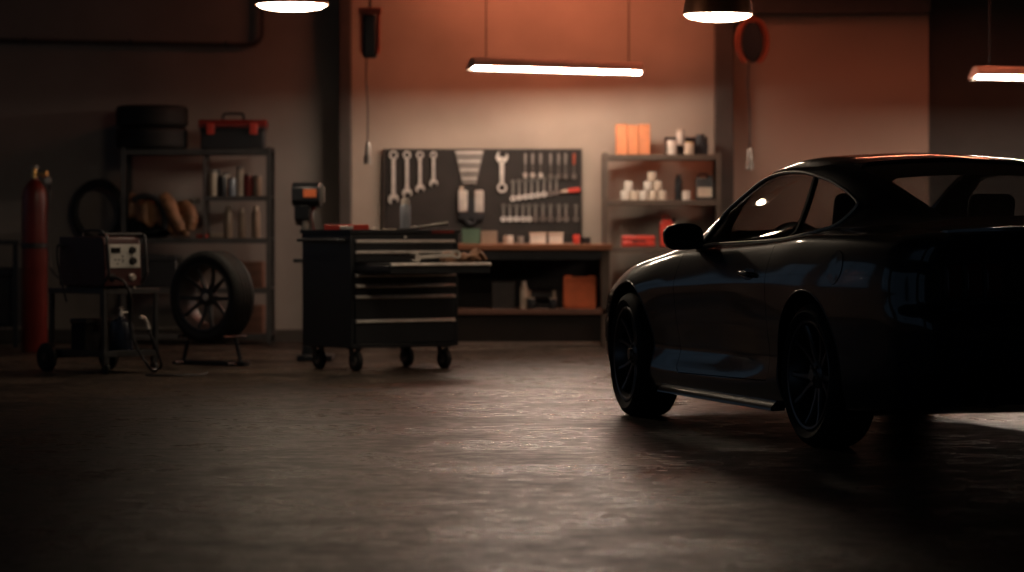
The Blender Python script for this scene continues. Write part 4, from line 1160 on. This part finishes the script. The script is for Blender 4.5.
def boolean(me, cut, op='DIFFERENCE'):
    o = temp(me); c = temp(cut)
    b = o.modifiers.new('b', 'BOOLEAN'); b.operation = op; b.object = c; b.solver = 'EXACT'
    bpy.context.view_layer.update()
    r = evaluated(o)
    bpy.data.objects.remove(o); bpy.data.objects.remove(c)
    return r
body_me.materials.append(M['paint']); body_me.materials.append(M['interior'])
o = temp(body_me)
s = o.modifiers.new('s', 'SOLIDIFY'); s.thickness = .022; s.offset = -1; s.material_offset = 1; s.use_quality_normals = False
bpy.context.view_layer.update()
shell = evaluated(o); bpy.data.objects.remove(o)

# daylight opening of the side (u, w), measured round clockwise
DLO = [(1.79,.990),(1.692,1.108),(1.64,1.184),(1.52,1.262),(1.325,1.335),(1.15,1.358),(1.01,1.364),(.832,1.361),(.682,1.351),(.405,1.313),(.249,1.278),(.134,1.247),(-.005,1.202),(-.03,1.188),(-.028,1.162),(.0,1.118),(.045,1.09),(.162,1.06),(.376,1.035),(.607,1.019),(.95,1.009),(1.284,1.001),(1.6,.993)]
def cr_closed(poly, n=5):
    P = [np.array(p) for p in poly]; N = len(P); out = []
    for i in range(N):
        p0, p1, p2, p3 = P[i-1], P[i], P[(i+1) % N], P[(i+2) % N]
        L = np.linalg.norm(p2-p1); m1 = (p2-p0)*.5; m2 = (p3-p1)*.5
        for mm in (m1, m2):
            l = np.linalg.norm(mm)
            if l > L: mm *= L/l
        for q in range(n):
            t = q/n
            out.append(tuple((2*t**3-3*t*t+1)*p1+(t**3-2*t*t+t)*m1+(-2*t**3+3*t*t)*p2+(t**3-t*t)*m2))
    return out
DL = cr_closed(DLO, 4)
def prism_me(poly, a, b, axis):
    return MB().prism(poly, a, b, axis).mesh('cut')
def off(poly, d):
    """grow a polygon outward by d"""
    P = [np.array(p) for p in poly]; N = len(P); c = sum(P)/N; out = []
    A = sum(P[i][0]*P[(i+1) % N][1]-P[(i+1) % N][0]*P[i][1] for i in range(N))
    sg = 1 if A > 0 else -1
    for i in range(N):
        t = P[(i+1) % N]-P[i-1]; t = t/np.linalg.norm(t)
        out.append(tuple(P[i]+sg*d*np.array((t[1], -t[0]))))
    return out
# axis y: prism maps (p,q)->(p,h,q)
shell = boolean(shell, prism_me(DL, -1.3, 1.3, 'y'))
# windscreen and rear window, polygons in plan (u, v)
WSP = [(1.30,.0),(1.30,.35),(1.325,.52),(1.42,.56),(1.70,.575),(1.95,.575),(2.08,.55),(2.14,.40),(2.17,.2),(2.18,0)]
RWP = [(.34,0),(.34,.3),(.325,.49),(.25,.555),(0,.545),(-.3,.525),(-.60,.49),(-.655,.42),(-.665,.2),(-.668,0)]
def sym(p): return p+[(u, -v) for u, v in p[::-1] if abs(v) > 1e-6]
WS, RWN = sym(WSP), sym(RWP)
shell = boolean(shell, prism_me(WS, .9, 1.7, 'z'))
shell = boolean(shell, prism_me(RWN, .9, 1.7, 'z'))
# wheel arches
for uc in (0, WB):
    for s in (-1, 1):
        c = MB().cyl((uc, s*.60, WR+.012), (uc, s*1.3, WR+.012), .405, n=72).mesh('cut')
        shell = boolean(shell, c)
# doors
dlo_bot = sorted([p for p in DLO if p[1] < 1.06 and p[0] > .4])
DOOR = [(.535,.34),(.56,.30),(1.88,.285),(1.93,.31),(1.945,.45),(1.95,.60),(1.955,.80),(1.95,.92),(1.935,.975),(1.80,1.0)]+[(u, w+.012) for u, w in dlo_bot[::-1] if .6 < u < 1.75]+[(.56,1.04),(.545,.98),(.54,.8),(.53,.6),(.53,.45)]
door_me = {}
for s in (-1, 1):
    a, b = (.62, 1.3) if s > 0 else (-1.3, -.62)
    door_me[s] = boolean(shell.copy(), prism_me(DOOR, a, b, 'y'), 'INTERSECT')
for s in (-1, 1):
    a, b = (.60, 1.3) if s > 0 else (-1.3, -.60)
    shell = boolean(shell, prism_me(off(DOOR, .005), a, b, 'y'))
def plink(name, me, parent, angle=32):
    return link(name, me, None, parent, 0, angle)
plink('body_shell', shell, car)
doors = {}
for s in (-1, 1): doors[s] = plink('door', door_me[s], car)

def sheet(poly, fn, depth, nr=7, th=.004):
    """filled star-shaped polygon mapped through fn, thickness th"""
    P = [np.array(p) for p in poly]; c = sum(P)/len(P); N = len(P)
    vs = []; fs = []
    for d in (depth, depth+th):
        b = len(vs)
        for r in range(nr, 0, -1):
            for p in P:
                q = c+(p-c)*(r/nr); vs.append(fn(q[0], q[1], d))
        vs.append(fn(c[0], c[1], d))
        for r in range(nr-1):
            for k in range(N):
                k2 = (k+1) % N
                fs.append((b+r*N+k, b+r*N+k2, b+(r+1)*N+k2, b+(r+1)*N+k))
        for k in range(N): fs.append((b+(nr-1)*N+k, b+(nr-1)*N+(k+1) % N, b+nr*N))
    h = nr*N+1
    for k in range(N):
        k2 = (k+1) % N
        fs.append((k, h+k, h+k2, k2))
    return MB().add(vs, fs)
SPL = [(.63,1.38),(.475,.99)]     # line of the pillar between door glass and quarter glass
def split(poly, front):
    (u1, w1), (u0, w0) = SPL
    def side(p): # >0 toward the front
        t = (p[1]-w0)/(w1-w0); return p[0]-(u0+t*(u1-u0))-(0.012 if front else -0.012)
    out = []
    N = len(poly)
    for i in range(N):
        a, b = poly[i], poly[(i+1) % N]
        sa, sb = side(a), side(b)
        if (sa > 0) == front: out.append(a)
        if (sa > 0) != (sb > 0):
            t = sa/(sa-sb); out.append((a[0]+t*(b[0]-a[0]), a[1]+t*(b[1]-a[1])))
    return out
def fine(poly, d=.035):
    out = []
    for i in range(len(poly)):
        a, b = np.array(poly[i]), np.array(poly[(i+1) % len(poly)])
        n = max(1, int(np.linalg.norm(b-a)/d))
        for q in range(n): out.append(tuple(a+(b-a)*q/n))
    return out
DLg = off(DL, .006)
for s in (-1, 1):
    fn = lambda u, w, d: (u, s*(surf_v(u, w)-d), w)
    sheet(fine(split(DLg, True)), fn, .010, 12).build('door_glass', 'glass', car, angle=60)
    sheet(fine(split(DLg, False)), fn, .010, 12).build('quarter_glass', 'glass', car, angle=60)
    # pillar strip between them
    m = MB(); vs = []; fs = []
    zs = np.linspace(1.022, 1.352, 10)
    for z in zs:
        t = (z-SPL[1][1])/(SPL[0][1]-SPL[1][1]); uc = SPL[1][0]+t*(SPL[0][0]-SPL[1][0])
        v = surf_v(uc, z)
        vs += [(uc-.014, s*(v-.004), z), (uc+.014, s*(v-.004), z), (uc+.014, s*(v-.03), z), (uc-.014, s*(v-.03), z)]
    for i in range(9):
        for q in range(4): fs.append((i*4+q, i*4+(q+1) % 4, i*4+4+(q+1) % 4, i*4+4+q))
    fs += [(0, 1, 2, 3), (36, 37, 38, 39)]
    m.add(vs, fs).build('window_pillar', 'interior', car)
    # bright line round the opening
    ring = off(cr_closed(DLO, 8), .004)
    MB().tube([(u, s*(surf_v(u, w)+.001), w) for u, w in ring], .008, 8, closed=True).build('window_trim', 'steel', car, angle=60)
fnw = lambda u, v, d: (u, v, surf_w(u, v)-d)
def grow(p, k=.02): 
    c = np.array((sum(q[0] for q in p)/len(p), 0)); return [tuple(c+(np.array(q)-c)*(1+k)) for q in p]
def dense(poly, n=4):
    out = []
    for i in range(len(poly)):
        a, b = np.array(poly[i]), np.array(poly[(i+1) % len(poly)])
        for q in range(n): out.append(tuple(a+(b-a)*q/n))
    return out
sheet(dense(grow(WS)), fnw, .012, 10).build('windscreen', 'glass', car, angle=60)
sheet(dense(grow(RWN)), fnw, .012, 10).build('rear_window', 'glass', car, angle=60)
# dark ceramic frame inside the rear window
m = MB(); vs = []; fs = []
po, pi_ = dense(grow(RWN, .01)), dense([(u*.70-.185, v*.90) for u, v in RWN])
N = len(po)
for P, d in ((po, .018), (pi_, .018), (pi_, .026), (po, .026)):
    for u, v in P: vs.append(fnw(u, v, d))
for a in range(4):
    b = (a+1) % 4
    for k in range(N): fs.append((a*N+k, a*N+(k+1) % N, b*N+(k+1) % N, b*N+k))
m.add(vs, fs).build('rear_window_border', 'trim_black', car, angle=60)
# mirrors
for s in (-1, 1):
    m = MB(); vs = []; fs = []; n = 20
    st = np.linspace(0, 1, 11)
    for t in st:
        # from front (rounded) to the open back
        e = math.sqrt(max(1-(1-t)**2.2, .003))
        for k in range(n):
            a = 2*PI*k/n; cx, cz = math.cos(a), math.sin(a)
            q = (abs(cx)**3.2+abs(cz)**3.2)**(-1/3.2)
            vs.append((1.845-.135*t, s*(.955+.112*cx*q*e+.01*cz), 1.03+(.072+.008*s*0)*cz*q*e+.012*cx*(1 if cx > 0 else 0)*-1))
    for i in range(10):
        for k in range(n): fs.append((i*n+k, i*n+(k+1) % n, (i+1)*n+(k+1) % n, (i+1)*n+k))
    fs += [tuple(range(n)), tuple(10*n+k for k in range(n))]
    m.add(vs, fs)
    mm_ = m.build('wing_mirror', 'paint', doors[s], angle=50)
    MB().prism([(1.83, .80), (1.72, .80), (1.735, .93), (1.80, .93)] if s > 0 else [(1.83, -.80), (1.72, -.80), (1.735, -.93), (1.80, -.93)], .965, .995, 'z').build('mirror_arm', 'trim_black', doors[s], bevel=.008)
    gm = MB(); vs = []
    for k in range(n):
        a = 2*PI*k/n; cx, cz = math.cos(a), math.sin(a); q = (abs(cx)**3.2+abs(cz)**3.2)**(-1/3.2)
        vs.append((1.7085, s*(.955+.098*cx*q), 1.03+.060*cz*q))
    gm.add(vs, [tuple(range(n))]); gm.build('mirror_glass', 'screen', doors[s])
    # door handle
    v = surf_v(.80, .838)
    MB().tube(spline([(.885, s*(v-.01), .842), (.87, s*(v+.024), .843), (.80, s*(v+.032), .84), (.73, s*(v+.026), .836), (.715, s*(v-.01), .835)], 5), [.012]*4+[.014]*13+[.012]*4, 10).build('door_handle', 'paint', doors[s], angle=60)
    m = MB(); vs = []
    for k in range(24):
        a = 2*PI*k/24; u = .80+.10*math.cos(a); w = .838+.032*math.sin(a); vs.append((u, s*(surf_v(u, w)+.001), w))
    m.add(vs, [tuple(range(24))]); m.build('handle_recess', 'trim_black', doors[s])
    # sill blade
    vs = []; fs = []
    uu = np.linspace(.47, 2.17, 14)
    for u in uu:
        for v, w in ((.87, .15), (.935, .146), (.948, .152), (.944, .168), (.915, .20), (.87, .20)): vs.append((u, s*v, w+.008*(u-.47)))
    for i in range(13):
        for q in range(6): fs.append((i*6+q, i*6+(q+1) % 6, i*6+6+(q+1) % 6, i*6+6+q))
    fs += [tuple(range(6)), tuple(13*6+q for q in range(6))]
    MB().add(vs, fs).build('side_skirt', 'paint', car, angle=50)
# fuel flap
m = MB()
for k in range(1): pass
vs = []; N = 36
for d, r in ((.0, .083), (.003, .080), (.003, 0)):
    for k in range(N):
        a = 2*PI*k/N; u = -.36+r*math.cos(a); w = .885+r*math.sin(a); vs.append((u, surf_v(u, w)+d, w))
fs = []
for i in range(2):
    for k in range(N): fs.append((i*N+k, i*N+(k+1) % N, (i+1)*N+(k+1) % N, (i+1)*N+k))
m.add(vs, fs); m.build('fuel_flap', 'paint', car, angle=20)
# wheel-arch lips and liners
for uc in (0, WB):
    for s in (-1, 1):
        pts = []
        for a in np.linspace(-.12*PI, 1.12*PI, 50):
            u = uc+.405*math.cos(a); w = WR+.012+.405*math.sin(a)
            if w > .2: pts.append((u, s*(surf_v(u, w)-.004), w))
        MB().tube(pts, .007, 8).build('arch_lip', 'paint', car, angle=60)
        vs = []; fs = []
        An = np.linspace(-.1*PI, 1.1*PI, 30)
        for a in An:
            for v in (.585, .90): vs.append((uc+.412*math.cos(a), s*v, WR+.012+.412*math.sin(a)))
        for i in range(29): fs.append((2*i, 2*i+1, 2*i+3, 2*i+2))
        b = len(vs)
        for a in An: vs.append((uc+.412*math.cos(a), s*.585, WR+.012+.412*math.sin(a)))
        fs.append(tuple(range(b, b+30)))
        MB().add(vs, fs).build('arch_liner', 'interior', car)
# wheels
XY = wheel_axis_y()
ty = MB().lathe(tyre_profile(WR, .268, .262), 72, X=XY, closed=True)
rb = rim_mb(.268, .250); rb.v = [tuple(XY @ Vector(p)) for p in rb.v]
w0 = None
for uc, steer in ((0, 0), (WB, -4)):
    for s in (1, -1):
        if w0 is None:
            wo = ty.build('wheel', 'rubber', car, angle=50)
            rm = rb.build('rim', 'rim', wo)
            MB().lathe([(0, .1), (.03, .1), (.034, .09), (.034, .07), (0, .07)], 24, XY).build('centre_cap', 'steel_dull', wo)
            d = MB().lathe([(.06, -.02), (.175, -.02), (.175, .012), (.06, .012)], 48, XY, closed=True); d.build('brake_disc', 'disc', wo)
            q = MB().prism([(-.05, .10), (.05, .10), (.08, .175), (0, .2), (-.08, .175)], -.04, .035, 'z'); q.v = [tuple(XY @ Matrix.Rotation(PI/2*1.2, 4, 'Z') @ Vector(p)) for p in q.v]
            q.build('brake_caliper', 'blackmetal', wo, bevel=.006)
            nb = MB()
            for k in range(5):
                a = 2*PI*k/5+.3
                nb.cyl((.047*math.cos(a), .047*math.sin(a), .07), (.047*math.cos(a), .047*math.sin(a), .092), .0095, n=6)
            nb.v = [tuple(XY @ Vector(p)) for p in nb.v]
            nb.build('wheel_nuts', 'steel_dull', wo)
            w0 = wo
        else:
            wo = w0.copy(); COL.objects.link(wo); wo.parent = car
            for ch in list(w0.children):
                c = ch.copy(); COL.objects.link(c); c.parent = wo
        wo.location = (uc, s*.822, WR)
        wo.rotation_euler = (0, (.35 if uc else .0)+.2*(s < 0), (0 if s > 0 else PI)+math.radians(steer))
# tail: black panel with three upright lens bars each side, lip, bumper insert
def fascia(v, w, d): # point on the rear face
    return (-1.165+np.interp(w, [.24, .40, .58, .66, .72, .92, .98, 1.04, 1.08], [.06, -.02, -.035, -.02, .045, .055, .03, -.03, -.04])-d, v, w)
def fpanel(v0, v1, w0_, w1_, d0, d1, nv=10, nw=6):
    vs = []; fs = []
    for d in (d0, d1):
        for i in range(nw+1):
            for j in range(nv+1): vs.append(fascia(v0+(v1-v0)*j/nv, w0_+(w1_-w0_)*i/nw, d))
    n1 = nv+1; h = (nw+1)*n1
    for i in range(nw):
        for j in range(nv):
            a = i*n1+j; fs += [(a, a+1, a+1+n1, a+n1), (h+a, h+a+n1, h+a+n1+1, h+a+1)]
    for j in range(nv): fs += [(j, h+j, h+j+1, j+1), (nw*n1+j, nw*n1+j+1, h+nw*n1+j+1, h+nw*n1+j)]
    for i in range(nw): a = i*n1; fs += [(a, a+n1, h+a+n1, h+a), (a+nv, h+a+nv, h+a+nv+n1, a+nv+n1)]
    return MB().add(vs, fs)
fpanel(-.745, .745, .735, .925, -.005, .004).build('tail_panel', 'trim_black', car)
for s in (-1, 1):
    for k in range(3):
        v0 = s*(.44+.1*k)
        tl_ = fpanel(v0, v0+s*.075, .75, .91, -.002, .022, 3, 3).build('tail_light', 'taillens', car, bevel=.006)
# deck-lid lip
vs = []; fs = []
V = np.linspace(-.70, .70, 29)
for v in V:
    k = abs(v)/.70; u0 = -1.19+.10*k**3
    z = surf_w(-1.12, v)
    for du, dz in ((.16, -.02), (.10, .006), (.02, .018), (-.012, .016), (-.012, -.006), (.03, -.03)): vs.append((u0+du, v, z+dz))
for i in range(28):
    for q in range(6): fs.append((i*6+q, i*6+(q+1) % 6, i*6+6+(q+1) % 6, i*6+6+q))
fs += [tuple(range(6)), tuple(28*6+q for q in range(6))]
MB().add(vs, fs).build('deck_lip', 'paint', car, angle=50)
fpanel(-.62, .62, .27, .42, -.01, .012).build('bumper_insert', 'trim_black', car)
fpanel(-.26, .26, .60, .705, -.004, .006).build('plate_recess', 'trim_black', car)
for s in (-1, 1):
    MB().lathe([(.042, 0), (.045, .004), (.045, .16), (.038, .16), (.038, .006)], 24, Matrix.Translation((-1.2, s*.52, .285)) @ Matrix.Rotation(PI/2, 4, 'Y'), closed=True).build('exhaust_tip', 'darkmetal', car)
# cabin
def seat(u, v):
    t = MB()
    def cushion(pts_w):
        vs = []; fs = []
        n = len(pts_w[0])
        for r in pts_w: vs += r
        return vs, fs
    b = MB(); b.box((u, v-.24, .28), (u+.5, v+.24, .48)); so = b.build('seat', 'interior', car, bevel=.05, seg=3)
    X = Matrix.Translation((u+.02, v, .42)) @ Matrix.Rotation(-.22, 4, 'Y')
    MB().box((-.14, -.235, 0), (.0, .235, .62), X).build('backrest', 'interior', so, bevel=.05, seg=3)
    MB().box((-.115, -.13, .66), (-.02, .13, .87), X).build('headrest', 'interior', so, bevel=.045, seg=4)
    m = MB()
    for s in (-.05, .05): m.cyl((-.065, s, .6), (-.065, s, .7), .007, n=8, X=X)
    m.build('headrest_post', 'steel_dull', so)
seat(.90, .38); seat(.90, -.38)
m = MB()
m.box((.0, -.58, .3), (.42, .58, .5))
X = Matrix.Translation((.02, 0, .45)) @ Matrix.Rotation(-.38, 4, 'Y')
m.box((-.12, -.58, 0), (.0, .58, .56), X)
m.build('rear_bench', 'interior', car, bevel=.04, seg=3)
MB().box((-.66, -.66, .96), (-.1, .66, .985)).build('parcel_shelf', 'interior', car, bevel=.006)
m = MB(); m.prism([(1.62, .62), (1.60, .86), (1.70, .955), (2.05, .955), (2.05, .62)], -.76, .76, 'y'); m.prism([(1.58, .86), (1.56, .95), (1.66, 1.0), (1.8, .96), (1.8, .86)], .20, .56, 'y')
m.build('dashboard', 'interior', car, bevel=.03, seg=3)
MB().box((.3, -.8, .22), (2.0, .8, .24)).build('cabin_floor', 'interior', car)
X = Matrix.Translation((1.47, .38, .93)) @ Matrix.Rotation(-(PI/2-.42), 4, 'Y')
m = MB(); m.lathe([(.18+.016*math.cos(a), .016*math.sin(a)) for a in np.linspace(0, 2*PI, 12, endpoint=False)], 40, X, closed=True)
for a in (0, 2*PI/3*1.0, -2*PI/3): m.tube([X @ Vector((.04*math.cos(a), .04*math.sin(a), 0)), X @ Vector((.17*math.cos(a), .17*math.sin(a), 0))], .012, 8)
m.cyl(X @ Vector((0, 0, -.12)), X @ Vector((0, 0, .02)), .05)
m.build('steering_wheel', 'interior', car)
m = MB(); m.box((1.33, -.10, 1.335), (1.39, .10, 1.395)) ; m.build('rear_view_mirror', 'interior', car, bevel=.015)
#CAR-END

# ------------------------------------------------------------------ world: dim blue ambient added through the open front
w = bpy.data.worlds.new('world'); SC.world = w
w.use_nodes = True
bgn = w.node_tree.nodes['Background']
bgn.inputs['Color'].default_value = (.15, .215, .29, 1)
bgn.inputs['Strength'].default_value = .32
